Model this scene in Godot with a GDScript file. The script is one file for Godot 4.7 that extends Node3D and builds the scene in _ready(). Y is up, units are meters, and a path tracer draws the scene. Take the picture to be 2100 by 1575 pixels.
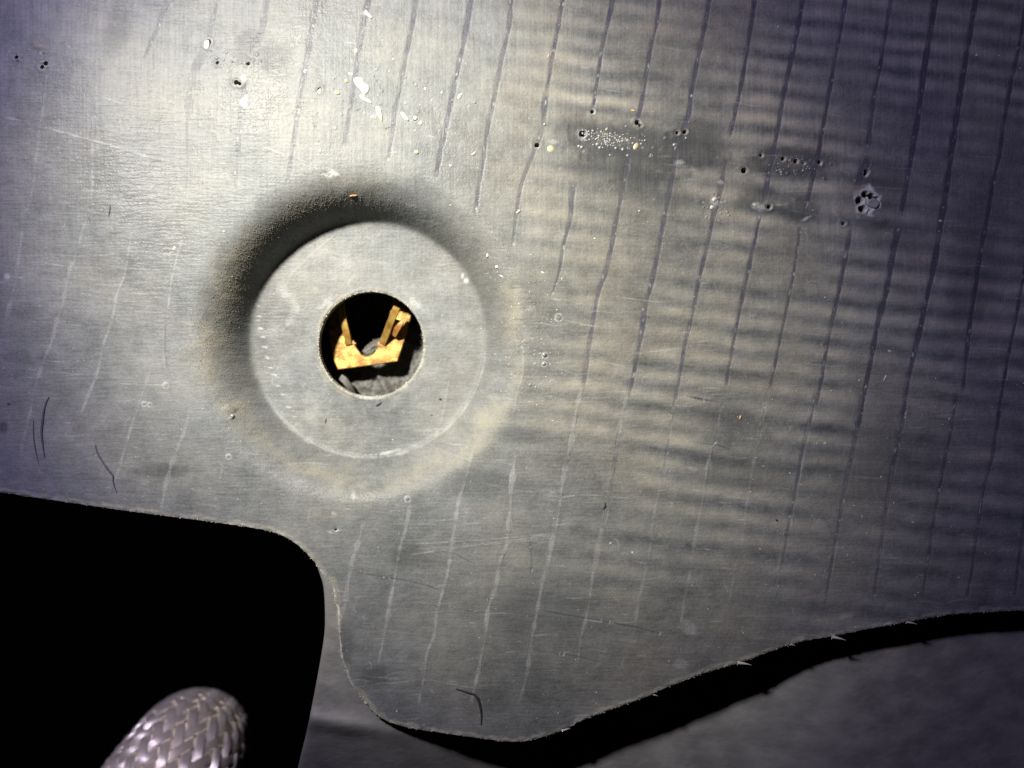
extends Node3D
# Close-up of a grey composite sheet with a recessed hole, torch-lit, seen straight from above.
# Unit of work: u = 0.1 mm. Sheet coordinates (x to the right, y towards the bottom), height h upwards.

const S := 0.0001
const BASE := 0.12            # height of the sheet's flat top above the ground plane y = 0
const CX := 1050.0
const CY := 787.5
const EYE := 1690.0           # camera height over the sheet, in u
const X0 := -240.0
const X1 := 2340.0
const Y0 := -240.0
const Y1 := 1620.0
const STEP := 3.0
const THICK := 22.0
const DX := 734.5             # recess centre
const DY := 690.0
const R0 := 261.0
const R1 := 368.0
const DEP := 122.0
const HOLE := Vector3(739.8, 699.7, 115.2)
const TS := 0.78

var rng := RandomNumberGenerator.new()
var warp_noise := FastNoiseLite.new()
var lump_noise := FastNoiseLite.new()
var counts := {}
var mats := {}
var tw := 0
var th := 0
var L_dark := PackedFloat32Array()
var L_pale := PackedFloat32Array()
var L_tan := PackedFloat32Array()
var L_rel := PackedFloat32Array()
var L_soft := PackedFloat32Array()
var edge_pts := PackedVector2Array()
var gw := 0
var gh := 0
var hg := PackedFloat32Array()
var sd := PackedFloat32Array()


func _ready() -> void:
	rng.seed = 4711
	warp_noise.seed = 5
	warp_noise.frequency = 0.006
	lump_noise.seed = 9
	lump_noise.frequency = 0.03
	# --- camera
	var cam := Camera3D.new()
	cam.name = "camera"
	cam.fov = rad_to_deg(2.0 * atan(787.5 / EYE))
	cam.near = 0.005
	cam.far = 20.0
	var att := CameraAttributesPhysical.new()
	att.frustum_focal_length = 12.0 / (787.5 / EYE)
	att.frustum_focus_distance = EYE * S
	att.exposure_aperture = 8.5
	cam.attributes = att
	add_child(cam)
	cam.look_at_from_position(w3(CX, CY, EYE), w3(CX, CY, 0.0), Vector3(0, 0, -1))
	cam.current = true
	# --- no sky: the place is dark
	var env := Environment.new()
	env.background_mode = Environment.BG_COLOR
	env.background_color = Color(0.004, 0.004, 0.008)
	env.tonemap_mode = Environment.TONE_MAPPER_LINEAR
	env.tonemap_exposure = 1.0
	env.sdfgi_enabled = true
	env.ssao_enabled = true
	env.ssil_enabled = true
	var we := WorldEnvironment.new()
	we.name = "world_environment"
	we.environment = env
	add_child(we)
	# --- the hand torch: a white core and the purplish spill round it
	torch("torch_core", Vector3(20, -430, 1800), Vector3(785, 500, 0), 23.0, 1.0, 0.245, Color(1.0, 0.985, 0.865))
	torch("torch_spill", Vector3(20, -430, 1800), Vector3(900, 700, 0), 50.0, 1.0, 0.066, Color(0.83, 0.79, 1.0))

	make_materials()
	paint_sheet()
	build_sheet()
	build_lower_panel()
	build_bracket()
	build_clip()
	build_hose()
	build_debris()


# ------------------------------------------------------------------ helpers

func torch(called: String, at: Vector3, to: Vector3, angle: float, soft: float, energy: float, color: Color) -> void:
	var l := SpotLight3D.new()
	l.name = called
	l.spot_angle = angle
	l.spot_angle_attenuation = soft
	l.light_energy = energy
	l.light_color = color
	l.light_size = 0.01
	l.spot_range = 4.0
	l.spot_attenuation = 2.0
	l.shadow_enabled = true
	add_child(l)
	l.look_at_from_position(w3(at.x, at.y, at.z), w3(to.x, to.y, to.z), Vector3(0, 0, -1))


func w3(x: float, y: float, h: float) -> Vector3:
	return Vector3((x - CX) * S, BASE + h * S, (y - CY) * S)


func seen(x: float, y: float, h: float) -> Vector3:
	# the point at height h that stands where (x, y) is seen on the sheet's level from straight above its middle
	var k := 1.0 - h / EYE
	return Vector3(CX + (x - CX) * k, CY + (y - CY) * k, h)


func on_sheet(x: float, y: float) -> Vector2:
	var p := Vector2(x, y)
	for i in 4:
		var k := 1.0 - sheet_h(p.x, p.y) / EYE
		p = Vector2(CX + (x - CX) * k, CY + (y - CY) * k)
	return p


func lin(r: float, g: float, b: float) -> Color:
	return Color(r, g, b).linear_to_srgb()


func numbered(called: String) -> String:
	var n: int = counts.get(called, 0)
	counts[called] = n + 1
	return called if n == 0 else "%s_%03d" % [called, n]


func tag(o: Node, label: String, category: String, group := "", kind := "") -> void:
	o.set_meta("label", label)
	o.set_meta("category", category)
	if group != "":
		o.set_meta("group", group)
	if kind != "":
		o.set_meta("kind", kind)


func thing(called: String, label: String, category: String, at: Vector3, group := "") -> Node3D:
	var o := Node3D.new()
	o.name = numbered(called)
	add_child(o)
	o.position = at
	tag(o, label, category, group)
	return o


func part(called: String, mesh: Mesh, mat: Material, parent: Node3D) -> MeshInstance3D:
	# the mesh is given in world axes; the parent only has a position
	var o := MeshInstance3D.new()
	o.name = called
	o.mesh = mesh
	o.material_override = mat
	parent.add_child(o, true)
	if parent != self:
		o.position = -parent.position
	return o


func commit(v: PackedVector3Array, n: PackedVector3Array, uv: PackedVector2Array, ix: PackedInt32Array) -> ArrayMesh:
	var a := []
	a.resize(Mesh.ARRAY_MAX)
	a[Mesh.ARRAY_VERTEX] = v
	a[Mesh.ARRAY_NORMAL] = n
	a[Mesh.ARRAY_TEX_UV] = uv
	a[Mesh.ARRAY_INDEX] = ix
	if v.size() < 60000:
		# front faces run clockwise round their normals
		for k in range(0, ix.size(), 3):
			var p := v[ix[k]]
			if (v[ix[k + 2]] - p).cross(v[ix[k + 1]] - p).dot(n[ix[k]]) < 0.0:
				var sw := ix[k + 1]
				ix[k + 1] = ix[k + 2]
				ix[k + 2] = sw
		a[Mesh.ARRAY_INDEX] = ix
	var m := ArrayMesh.new()
	m.add_surface_from_arrays(Mesh.PRIMITIVE_TRIANGLES, a)
	return m


func noise_bytes(seed_: int, w: int, h: int, full_w: int, full_h: int, fx: float, octaves: int) -> PackedByteArray:
	var n := FastNoiseLite.new()
	n.seed = seed_
	n.noise_type = FastNoiseLite.TYPE_SIMPLEX_SMOOTH
	n.frequency = fx
	n.fractal_type = FastNoiseLite.FRACTAL_FBM
	n.fractal_octaves = octaves
	var im := n.get_image(w, h, false, false, true)
	im.convert(Image.FORMAT_L8)
	if w != full_w or h != full_h:
		im.resize(full_w, full_h, Image.INTERPOLATE_CUBIC)
	return im.get_data()


func smooth_path(pts: PackedVector2Array, every: float) -> PackedVector2Array:
	var out := PackedVector2Array()
	for i in pts.size() - 1:
		var p0 := pts[maxi(i - 1, 0)]
		var p1 := pts[i]
		var p2 := pts[i + 1]
		var p3 := pts[mini(i + 2, pts.size() - 1)]
		var n := maxi(1, int(p1.distance_to(p2) / every))
		for k in n:
			out.append(p1.cubic_interpolate(p2, p0, p3, float(k) / n))
	out.append(pts[pts.size() - 1])
	return out


func flat(a: Array) -> PackedVector2Array:
	var out := PackedVector2Array()
	for i in range(0, a.size(), 2):
		out.append(Vector2(a[i], a[i + 1]))
	return out


# ------------------------------------------------------------------ materials

func plain(c: Color, rough: float, metal := 0.0, spec := 0.5) -> StandardMaterial3D:
	var m := StandardMaterial3D.new()
	m.albedo_color = c
	m.roughness = rough
	m.metallic = metal
	m.metallic_specular = spec
	return m


func speckle_texture(seed_: int, freq: float, lo: Color, hi: Color, size := 512) -> NoiseTexture2D:
	var n := FastNoiseLite.new()
	n.seed = seed_
	n.frequency = freq
	n.fractal_octaves = 5
	var g := Gradient.new()
	g.offsets = PackedFloat32Array([0.25, 0.75])
	g.colors = PackedColorArray([lo, hi])
	var t := NoiseTexture2D.new()
	t.width = size
	t.height = size
	t.seamless = true
	t.noise = n
	t.color_ramp = g
	return t


func height_texture(seed_: int, freq: float, size := 512) -> NoiseTexture2D:
	var n := FastNoiseLite.new()
	n.seed = seed_
	n.frequency = freq
	n.fractal_octaves = 4
	var t := NoiseTexture2D.new()
	t.width = size
	t.height = size
	t.seamless = true
	t.noise = n
	return t


func tri(m: StandardMaterial3D, scale: float) -> void:
	m.uv1_triplanar = true
	m.uv1_world_triplanar = true
	m.uv1_scale = Vector3.ONE * scale


func make_materials() -> void:
	var lower := plain(Color.WHITE, 0.62, 0.0, 0.4)
	lower.albedo_texture = speckle_texture(31, 0.012, lin(0.085, 0.084, 0.082), lin(0.125, 0.123, 0.117), 1024)
	lower.heightmap_enabled = true
	lower.heightmap_texture = height_texture(32, 0.05, 1024)
	lower.heightmap_scale = 0.006
	tri(lower, 9.0)
	lower.uv1_scale = Vector3(8.0, 9.0, 13.0)
	mats.lower = lower
	var wall := plain(Color.WHITE, 0.85)
	wall.albedo_texture = speckle_texture(41, 0.05, lin(0.10, 0.095, 0.075), lin(0.26, 0.25, 0.20), 256)
	tri(wall, 80.0)
	mats.wall = wall
	var gold := plain(Color.WHITE, 0.40, 0.45)
	gold.albedo_texture = speckle_texture(51, 0.016, lin(0.20, 0.095, 0.02), lin(0.40, 0.28, 0.075), 512)
	gold.albedo_texture.color_ramp.offsets = PackedFloat32Array([0.22, 0.72])
	gold.heightmap_enabled = true
	gold.heightmap_texture = height_texture(52, 0.06, 512)
	gold.heightmap_scale = 0.003
	tri(gold, 45.0)
	mats.gold = gold
	var rust := plain(Color.WHITE, 0.5, 0.6)
	rust.albedo_texture = speckle_texture(53, 0.03, lin(0.14, 0.045, 0.012), lin(0.42, 0.23, 0.055), 256)
	tri(rust, 60.0)
	mats.rust = rust
	rust.metallic = 0.2
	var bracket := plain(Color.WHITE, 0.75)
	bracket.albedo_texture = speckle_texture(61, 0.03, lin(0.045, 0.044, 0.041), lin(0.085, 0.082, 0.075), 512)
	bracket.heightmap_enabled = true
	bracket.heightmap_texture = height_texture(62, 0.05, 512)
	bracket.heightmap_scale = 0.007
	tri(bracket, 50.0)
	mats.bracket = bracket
	mats.wire = plain(lin(0.95, 0.88, 0.66), 0.33, 0.62)
	mats.core = plain(lin(0.02, 0.02, 0.02), 0.8)
	mats.resin = plain(lin(0.27, 0.262, 0.225), 0.35)
	mats.resin_white = plain(lin(0.32, 0.318, 0.30), 0.5)
	mats.resin_yellow = plain(lin(0.26, 0.245, 0.15), 0.4)
	mats.blister = plain(lin(0.15, 0.15, 0.153), 0.28)
	mats.black = plain(lin(0.012, 0.012, 0.016), 0.55)
	mats.ink = plain(lin(0.03, 0.03, 0.045), 0.6)
	mats.wood = plain(lin(0.25, 0.115, 0.03), 0.6)
	mats.straw = plain(lin(0.36, 0.26, 0.09), 0.6)
	mats.dust = plain(lin(0.095, 0.083, 0.06), 0.9)
	mats.fuzz = plain(lin(0.32, 0.30, 0.25), 0.8)
	mats.speck = plain(lin(0.24, 0.24, 0.225), 0.5)


# ------------------------------------------------------------------ the shape of the sheet

func sheet_h(x: float, y: float) -> float:
	var h := 0.0
	# the corner curls up a little
	var fall := 1.0 - smoothstep(180.0, 930.0, y)
	h += 13.0 * (1.0 - tanh((x - 268.0 - 0.1 * y) / 82.0)) * fall
	# broad waves
	h += 2.2 * warp_noise.get_noise_2d(x, y) * smoothstep(340.0, 480.0, Vector2(x - DX, y - DY).length())
	# the recess
	var r := Vector2(x - DX, y - DY).length()
	if r < R1:
		var q := (r - R0) / (R1 - R0)
		var t := clampf(0.5 * (q + sqrt(q * q + 0.003)) - 0.001, 0.0, 1.0)
		var k := pow(1.0 - t, 3.0)
		h = lerpf(h, 0.0, smoothstep(0.0, 0.6, k))
		h -= DEP * k
		h += 1.6 * lump_noise.get_noise_2d(x, y) * sin(PI * clampf(k * 1.2, 0.0, 1.0))
	return h


func make_edge() -> void:
	edge_pts = smooth_path(flat([
		-260, 972, 0, 1010, 130, 1029, 260, 1048, 400, 1066, 520, 1083, 570, 1095, 610, 1118, 642, 1150, 656, 1170, 671, 1188,
		679, 1197, 685, 1220, 692, 1252, 693, 1272, 694, 1290, 696, 1310, 698, 1335, 700, 1352, 706, 1368, 716, 1395, 727, 1415,
		738, 1430, 754, 1446, 763, 1459, 779, 1471, 800, 1482, 833, 1492, 883, 1500, 950, 1510, 1000, 1517, 1053, 1522, 1093, 1517,
		1127, 1508, 1163, 1495, 1200, 1475, 1264, 1452, 1324, 1430, 1380, 1405, 1457, 1377, 1517, 1360, 1577, 1338, 1629, 1320, 1671, 1311,
		1714, 1304, 1783, 1290, 1864, 1275, 1929, 1264, 1971, 1259, 2057, 1254, 2100, 1252, 2345, 1240]), 4.0)


func edge_y(x: float) -> float:
	var lo := 0
	var hi := edge_pts.size() - 1
	while hi - lo > 1:
		var mid := (lo + hi) / 2
		if edge_pts[mid].x <= x:
			lo = mid
		else:
			hi = mid
	var a := edge_pts[lo]
	var b := edge_pts[hi]
	return lerpf(a.y, b.y, clampf((x - a.x) / maxf(b.x - a.x, 0.01), 0.0, 1.0))


func pits() -> Array:
	# where pores go right through the skin: x, y, radius as seen, radius of the pale crater round it
	return [
		[1195, 275, 5.5, 13], [1101, 297, 5, 9], [1215, 229, 3.6, 8], [1307, 251, 4.6, 10], [1313, 257, 3.2, 6], [1404, 270, 4.4, 8],
		[1526, 349, 6.6, 10], [1777, 352, 4.4, 10], [1775, 357, 3.4, 8], [1763, 411, 6.5, 14], [1774, 399, 5.5, 13], [1787, 402, 6.5, 12], [1796, 407, 4.0, 9],
		[1768, 428, 6.0, 13], [1730, 458, 3.6, 6], [1577, 424, 4.4, 8], [427, 86, 5.0, 10], [424, 93, 4.4, 9], [484, 168, 5.0, 8],
		[491, 171, 3.6, 6], [93, 130, 4.6, 9], [86, 137, 4.0, 8], [33, 117, 3.4, 7], [1561, 318, 3.6, 7], [1606, 325, 4.0, 8], [1632, 330, 4.8, 8],
		[1681, 332, 3.8, 8], [1389, 272, 3.2, 7], [509, 131, 3.0, 8], [445, 128, 3.4, 6], [655, 183, 3.6, 7], [688, 1086, 2.8, 5], [1648, 334, 2.6, 5], [852, 243, 3.2, 7],
	]


# ------------------------------------------------------------------ painting the sheet's own colour and fine relief

func stroke(a: PackedFloat32Array, pts: PackedVector2Array, wa: float, wb: float, power: float, ragged: float, add := false) -> void:
	# pts as seen; a soft-edged line whose width runs from wa to wb and wavers by ragged
	var n := pts.size()
	var phase := rng.randf() * 100.0
	var total := float(n - 1)
	for i in n - 1:
		var s0 := on_sheet(pts[i].x, pts[i].y)
		var s1 := on_sheet(pts[i + 1].x, pts[i + 1].y)
		var p := Vector2((s0.x - X0) * TS, (s0.y - Y0) * TS)
		var q := Vector2((s1.x - X0) * TS, (s1.y - Y0) * TS)
		var t := i / total
		var wob := 1.0 + ragged * lump_noise.get_noise_2d(phase * 31.0, i * 5.0) * 2.0
		var half := maxf(0.35, lerpf(wa, wb, t) * 0.5 * TS * wob)
		var strong := power * clampf(1.0 + ragged * 1.6 * lump_noise.get_noise_2d(i * 7.0 + 300.0, phase * 17.0), 0.0, 1.3)
		strong *= clampf(minf(i + 1.0, n - 1.0 - i) / 3.0, 0.25, 1.0)
		var reach := half + 1.2
		var xa := clampi(int(minf(p.x, q.x) - reach), 0, tw - 1)
		var xb := clampi(int(maxf(p.x, q.x) + reach) + 1, 0, tw - 1)
		var ya := clampi(int(minf(p.y, q.y) - reach), 0, th - 1)
		var yb := clampi(int(maxf(p.y, q.y) + reach) + 1, 0, th - 1)
		var d := q - p
		var dd := maxf(d.length_squared(), 0.0001)
		for y in range(ya, yb + 1):
			for x in range(xa, xb + 1):
				var e := Vector2(x, y) - p
				var k := clampf(e.dot(d) / dd, 0.0, 1.0)
				var dist := (e - d * k).length()
				if dist < reach:
					var v := strong * (1.0 - smoothstep(half - 0.9, reach, dist))
					var at := y * tw + x
					if add:
						if absf(v) > absf(a[at]):
							a[at] = v
					elif v > a[at]:
						a[at] = v


func blob(a: PackedFloat32Array, x: float, y: float, rx: float, ry: float, turn: float, power: float, rough := 0.5, edge := 0.6, most := 1.0) -> void:
	var c := on_sheet(x, y)
	var px := (c.x - X0) * TS
	var py := (c.y - Y0) * TS
	var ax := rx * TS
	var ay := ry * TS
	var reach := maxf(ax, ay) * 1.5 + 2.0
	var ct := cos(turn)
	var st := sin(turn)
	for ty in range(clampi(int(py - reach), 0, th - 1), clampi(int(py + reach) + 1, 0, th - 1)):
		for tx in range(clampi(int(px - reach), 0, tw - 1), clampi(int(px + reach) + 1, 0, tw - 1)):
			var ex := tx - px
			var ey := ty - py
			var u := (ex * ct + ey * st) / ax
			var v := (-ex * st + ey * ct) / ay
			var d := sqrt(u * u + v * v)
			if d < 1.5:
				d += rough * 0.6 * lump_noise.get_noise_2d(tx * 1.6, ty * 1.6)
				var k := power * (1.0 - smoothstep(1.0 - edge, 1.0, d))
				if k != 0.0:
					var at := ty * tw + tx
					a[at] = clampf(a[at] + k, -8.0, most)


func dark_lines() -> Array:
	return [
		[118, 0, 115, 35, 8, 5, 0.45], [340, 0, 325, 50, 310, 85, 295, 120, 9, 6, 0.65], [236, 0, 235, 60, 6, 4, 0.3],
		[447, -40, 445, 0, 435, 40, 425, 80, 10, 8, 0.6], [420, 108, 404, 130, 392, 160, 387, 190, 386, 240, 22, 15, 0.45], [384, 180, 382, 260, 382, 340, 380, 394, 5, 4, 0.4],
		[555, -40, 548, 0, 536, 60, 519, 100, 15, 12, 0.75], [506, 165, 497, 215, 490, 270, 485, 330, 480, 394, 13, 7, 0.5],
		[660, -40, 650, 0, 640, 60, 628, 130, 615, 200, 605, 270, 597, 320, 590, 370, 13, 7, 0.75],
		[765, -40, 755, 0, 745, 50, 735, 120, 728, 160, 722, 200, 715, 240, 706, 300, 15, 8, 0.8],
		[862, -40, 853, 0, 843, 60, 830, 120, 820, 180, 810, 230, 803, 280, 795, 330, 13, 8, 0.75],
		[975, -40, 965, 0, 955, 60, 945, 110, 930, 180, 918, 240, 910, 280, 903, 310, 894, 360, 14, 9, 0.85],
		[1055, -40, 1047, 0, 1044, 50, 1030, 110, 1015, 190, 1000, 260, 990, 330, 980, 390, 974, 440, 12, 8, 0.75],
		[1160, -40, 1153, 0, 1145, 50, 1133, 110, 1125, 160, 1119, 190, 10, 9, 0.85], [1119, 190, 1115, 225, 1112, 255, 15, 14, 0.8], [1110, 265, 1096, 305, 1080, 345, 1068, 380, 1062, 410, 1057, 450, 1050, 505, 12, 6, 0.65],
		[1264, -40, 1256, 0, 1245, 50, 1232, 110, 1222, 180, 1215, 222, 11, 7, 0.9], [1177, 375, 1172, 400, 1168, 450, 1155, 500, 1145, 560, 1130, 605, 13, 4, 0.75],
		[1360, -40, 1352, 0, 1345, 50, 1333, 100, 1322, 170, 1312, 225, 1304, 247, 10, 9, 0.9], [1288, 320, 1276, 390, 1265, 440, 1250, 520, 1240, 560, 1225, 600, 1215, 660, 1205, 720, 1195, 790, 9, 13, 0.7],
		[1460, -40, 1453, 0, 1445, 50, 1430, 120, 1418, 180, 1412, 230, 1400, 262, 11, 12, 0.95], [1386, 300, 1378, 360, 1369, 410, 1355, 480, 1340, 560, 1325, 620, 1315, 680, 1300, 760, 1288, 810, 12, 10, 0.8],
		[1555, -40, 1547, 0, 1540, 50, 1530, 110, 1520, 170, 1505, 240, 1496, 278, 11, 9, 1.0], [1486, 325, 1478, 380, 1465, 430, 1450, 500, 1435, 560, 1420, 640, 1405, 700, 1395, 760, 1380, 840, 14, 6, 0.75],
		[1653, -40, 1645, 0, 1635, 60, 1620, 130, 1605, 200, 1595, 260, 1585, 310, 1572, 380, 1566, 415, 11, 10, 0.95], [1558, 440, 1545, 500, 1530, 570, 1515, 640, 1500, 720, 1488, 790, 11, 6, 0.85],
		[1740, -40, 1732, 5, 1722, 70, 1710, 130, 1698, 200, 1685, 270, 1676, 325, 1660, 390, 1652, 430, 9, 10, 1.0], [1640, 465, 1630, 540, 1615, 620, 1600, 690, 1590, 740, 1578, 795, 7, 6, 0.85],
		[1832, -40, 1825, 10, 1815, 70, 1805, 130, 1793, 190, 1785, 250, 1778, 310, 8, 11, 0.9], [1778, 318, 1770, 345, 1757, 378, 20, 16, 0.8], [1745, 465, 1738, 500, 1725, 570, 1710, 640, 1697, 700, 1685, 770, 1672, 830, 10, 8, 0.9],
		[1925, -40, 1917, 0, 1905, 80, 1893, 150, 1885, 220, 1875, 280, 1865, 340, 1855, 400, 1846, 440, 14, 10, 1.0], [1842, 470, 1830, 520, 1818, 590, 1800, 660, 1785, 740, 1773, 800, 1758, 880, 16, 8, 1.0],
		[2006, -40, 2000, 0, 1990, 60, 1978, 130, 1967, 200, 1955, 280, 1945, 350, 1938, 400, 12, 14, 1.0], [1938, 400, 1925, 480, 1915, 540, 1900, 610, 1885, 680, 1870, 740, 1858, 800, 1848, 870, 14, 9, 1.0],
		[2108, -20, 2090, 90, 2075, 160, 2060, 240, 2050, 310, 2035, 380, 2025, 440, 2010, 520, 2000, 590, 1990, 650, 1982, 720, 1974, 800, 8, 10, 0.9],
		[2200, -40, 2170, 160, 2140, 340, 2110, 500, 2085, 640, 2065, 740, 2050, 830, 2035, 930, 9, 7, 0.9], [2300, -40, 2262, 200, 2220, 440, 2180, 680, 2145, 900, 10, 7, 0.9],
		[1672, 800, 1665, 840, 1655, 880, 1640, 950, 1630, 1010, 1622, 1060, 9, 7, 0.7], [1860, 790, 1850, 870, 1830, 950, 1822, 1000, 1810, 1090, 8, 6, 0.75],
		[1960, 810, 1950, 880, 1935, 950, 1925, 1010, 9, 6, 0.7], [1768, 800, 1755, 860, 1748, 920, 1738, 970, 1728, 1020, 1716, 1090, 9, 7, 0.6], [2055, 800, 2045, 860, 2035, 930, 8, 6, 0.7],
		[1573, 800, 1563, 860, 1550, 920, 7, 4, 0.45],
		[730, 1173, 800, 1185, 860, 1196, 905, 1210, 3, 2.5, 0.7], [985, 1227, 1040, 1232, 3, 2, 0.4], [1112, 1251, 1170, 1262, 1230, 1272, 1300, 1285, 1360, 1300, 3.5, 2.5, 0.8], [1130, 1338, 1180, 1345, 1240, 1360, 3, 2.5, 0.6], [790, 1335, 815, 1360, 3, 2, 0.5], [933, 1136, 972, 1155, 3, 2, 0.6], [1410, 812, 1450, 820, 1478, 826, 4, 3, 0.9], [1430, 908, 1470, 912, 1500, 922, 3, 3, 0.7], [1085, 1100, 1090, 1150, 1086, 1180, 4, 3, 0.45],
		[680, 388, 690, 415, 6, 4, 0.8], [300, 5, 330, 10, 380, 8, 2.5, 2, 0.6], [205, 247, 290, 246, 370, 250, 2, 2, 0.4], [340, 640, 338, 700, 343, 760, 3, 3, 0.6],
		[1848, 880, 1832, 950, 1820, 1020, 1810, 1090, 1800, 1160, 1790, 1230, 10, 6, 0.6], [1925, 1000, 1912, 1080, 1902, 1150, 1890, 1225, 8, 6, 0.6], [2050, 830, 2035, 930, 2015, 1010, 2003, 1090, 1992, 1170, 1980, 1230, 9, 6, 0.65], [2130, 900, 2110, 1000, 2095, 1100, 2080, 1220, 9, 6, 0.6],
		[1758, 880, 1742, 950, 1730, 1010, 1718, 1080, 1704, 1160, 1690, 1240, 10, 6, 0.6], [1622, 1040, 1612, 1100, 1600, 1170, 8, 5, 0.5], [1488, 790, 1476, 850, 1462, 920, 1450, 980, 6, 5, 0.5], [1380, 840, 1366, 930, 1356, 990, 5, 5, 0.4], [1270, 880, 1258, 960, 1246, 1030, 1236, 1080, 9, 7, 0.45], [1182, 850, 1166, 930, 1152, 1000, 6, 6, 0.35], [1050, 1060, 1040, 1110, 1030, 1150, 7, 5, 0.35],
	]


func pale_lines() -> Array:
	return [
		[1193, 790, 1180, 850, 1172, 900, 1160, 950, 1150, 1010, 1145, 1050, 1135, 1100, 1120, 1170, 7, 8, 0.5], [1288, 795, 1277, 840, 1268, 890, 1260, 940, 1250, 990, 1240, 1060, 1228, 1110, 1222, 1170, 9, 8, 0.35],
		[1390, 790, 1382, 830, 1365, 940, 1355, 990, 1340, 1060, 1335, 1090, 5, 5, 0.35], [1485, 800, 1475, 850, 1463, 910, 1450, 960, 1437, 1040, 1420, 1130, 6, 6, 0.4],
		[1573, 800, 1563, 860, 1550, 920, 1540, 980, 1530, 1040, 1520, 1120, 6, 5, 0.35], [1662, 830, 1645, 950, 1632, 1010, 1620, 1090, 6, 5, 0.35], [1740, 960, 1730, 1010, 1720, 1080, 1705, 1180, 5, 5, 0.3], [1830, 950, 1820, 1020, 1810, 1090, 1800, 1160, 5, 5, 0.3], [2020, 980, 2010, 1030, 2000, 1110, 5, 4, 0.3],
		[968, 925, 955, 980, 940, 1030, 930, 1090, 918, 1170, 905, 1220, 895, 1260, 890, 1300, 875, 1340, 868, 1390, 858, 1440, 7, 6, 0.55], [1056, 930, 1048, 1000, 1040, 1110, 1025, 1150, 1017, 1200, 1000, 1250, 995, 1300, 985, 1350, 975, 1400, 965, 1440, 8, 7, 0.6],
		[840, 1040, 830, 1090, 820, 1120, 810, 1180, 800, 1230, 790, 1290, 775, 1360, 7, 5, 0.5], [745, 1070, 735, 1110, 722, 1150, 712, 1200, 703, 1260, 8, 7, 0.45], [1140, 1090, 1130, 1110, 1115, 1180, 1105, 1230, 1090, 1310, 1080, 1380, 1065, 1440, 7, 6, 0.45],
		[1225, 1110, 1215, 1180, 1205, 1250, 1190, 1310, 1185, 1360, 6, 6, 0.4], [1335, 1110, 1322, 1180, 1310, 1230, 1300, 1300, 5, 6, 0.35], [1420, 1150, 1405, 1220, 1395, 1280, 6, 5, 0.3], [1510, 1150, 1495, 1230, 5, 4, 0.3], [1600, 1130, 1590, 1220, 5, 4, 0.3],
		[95, 150, 85, 230, 75, 300, 65, 390, 52, 440, 4, 5, 0.35], [188, 424, 175, 450, 155, 520, 140, 560, 128, 620, 115, 660, 105, 700, 85, 750, 70, 800, 60, 850, 40, 930, 6, 7, 0.45], [268, 480, 255, 560, 240, 600, 230, 650, 210, 710, 200, 760, 180, 810, 165, 850, 6, 6, 0.5],
		[372, 490, 352, 570, 345, 620, 335, 690, 335, 750, 5, 4, 0.4], [305, 765, 290, 810, 270, 870, 255, 920, 240, 970, 220, 1020, 6, 6, 0.45], [390, 840, 375, 890, 355, 940, 340, 990, 330, 1040, 8, 8, 0.4], [45, 470, 30, 580, 10, 660, 5, 7, 0.4], [470, 900, 455, 960, 440, 1030, 5, 4, 0.25],
		[640, 1020, 630, 1070, 5, 5, 0.3], [190, 230, 188, 320, 186, 420, 6, 4, 0.3],
		[920, 780, 905, 860, 888, 900, 4, 3, 0.45], [810, 860, 800, 890, 790, 925, 3, 3, 0.4], [700, 470, 640, 520, 590, 570, 3, 4, 0.3], [900, 480, 880, 510, 3, 3, 0.3],
		[1070, 700, 1072, 760, 1062, 800, 1050, 860, 3, 3, 0.5],
		[10, 240, 60, 250, 4, 3, 0.6], [95, 262, 180, 285, 250, 305, 320, 325, 382, 333, 4, 4, 0.6], [215, 200, 235, 207, 250, 212, 4, 3, 0.7], [430, 266, 445, 273, 5, 3, 0.8], [542, 302, 590, 320, 3, 3, 0.6], [605, 323, 625, 331, 4, 3, 0.7], [492, 361, 520, 370, 3, 3, 0.6], [665, 345, 690, 352, 5, 4, 0.9],
		[850, 1115, 930, 1110, 1010, 1105, 1090, 1098, 1140, 1095, 2.5, 2, 0.55], [840, 1137, 930, 1124, 1030, 1110, 1130, 1098, 2.5, 2, 0.5], [850, 1126, 960, 1118, 1050, 1112, 1140, 1100, 2, 2, 0.4], [1118, 1016, 1150, 1019, 1190, 1014, 1240, 1016, 3, 2, 0.6], [1420, 1003, 1480, 1015, 1540, 1025, 3, 2, 0.45],
		[735, 1393, 800, 1400, 870, 1393, 940, 1405, 1000, 1413, 2.5, 2, 0.4], [240, 786, 300, 788, 345, 790, 2, 2, 0.5], [160, 600, 220, 612, 280, 618, 3, 2, 0.4], [1530, 330, 1500, 350, 3, 3, 0.3],
	]


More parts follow.
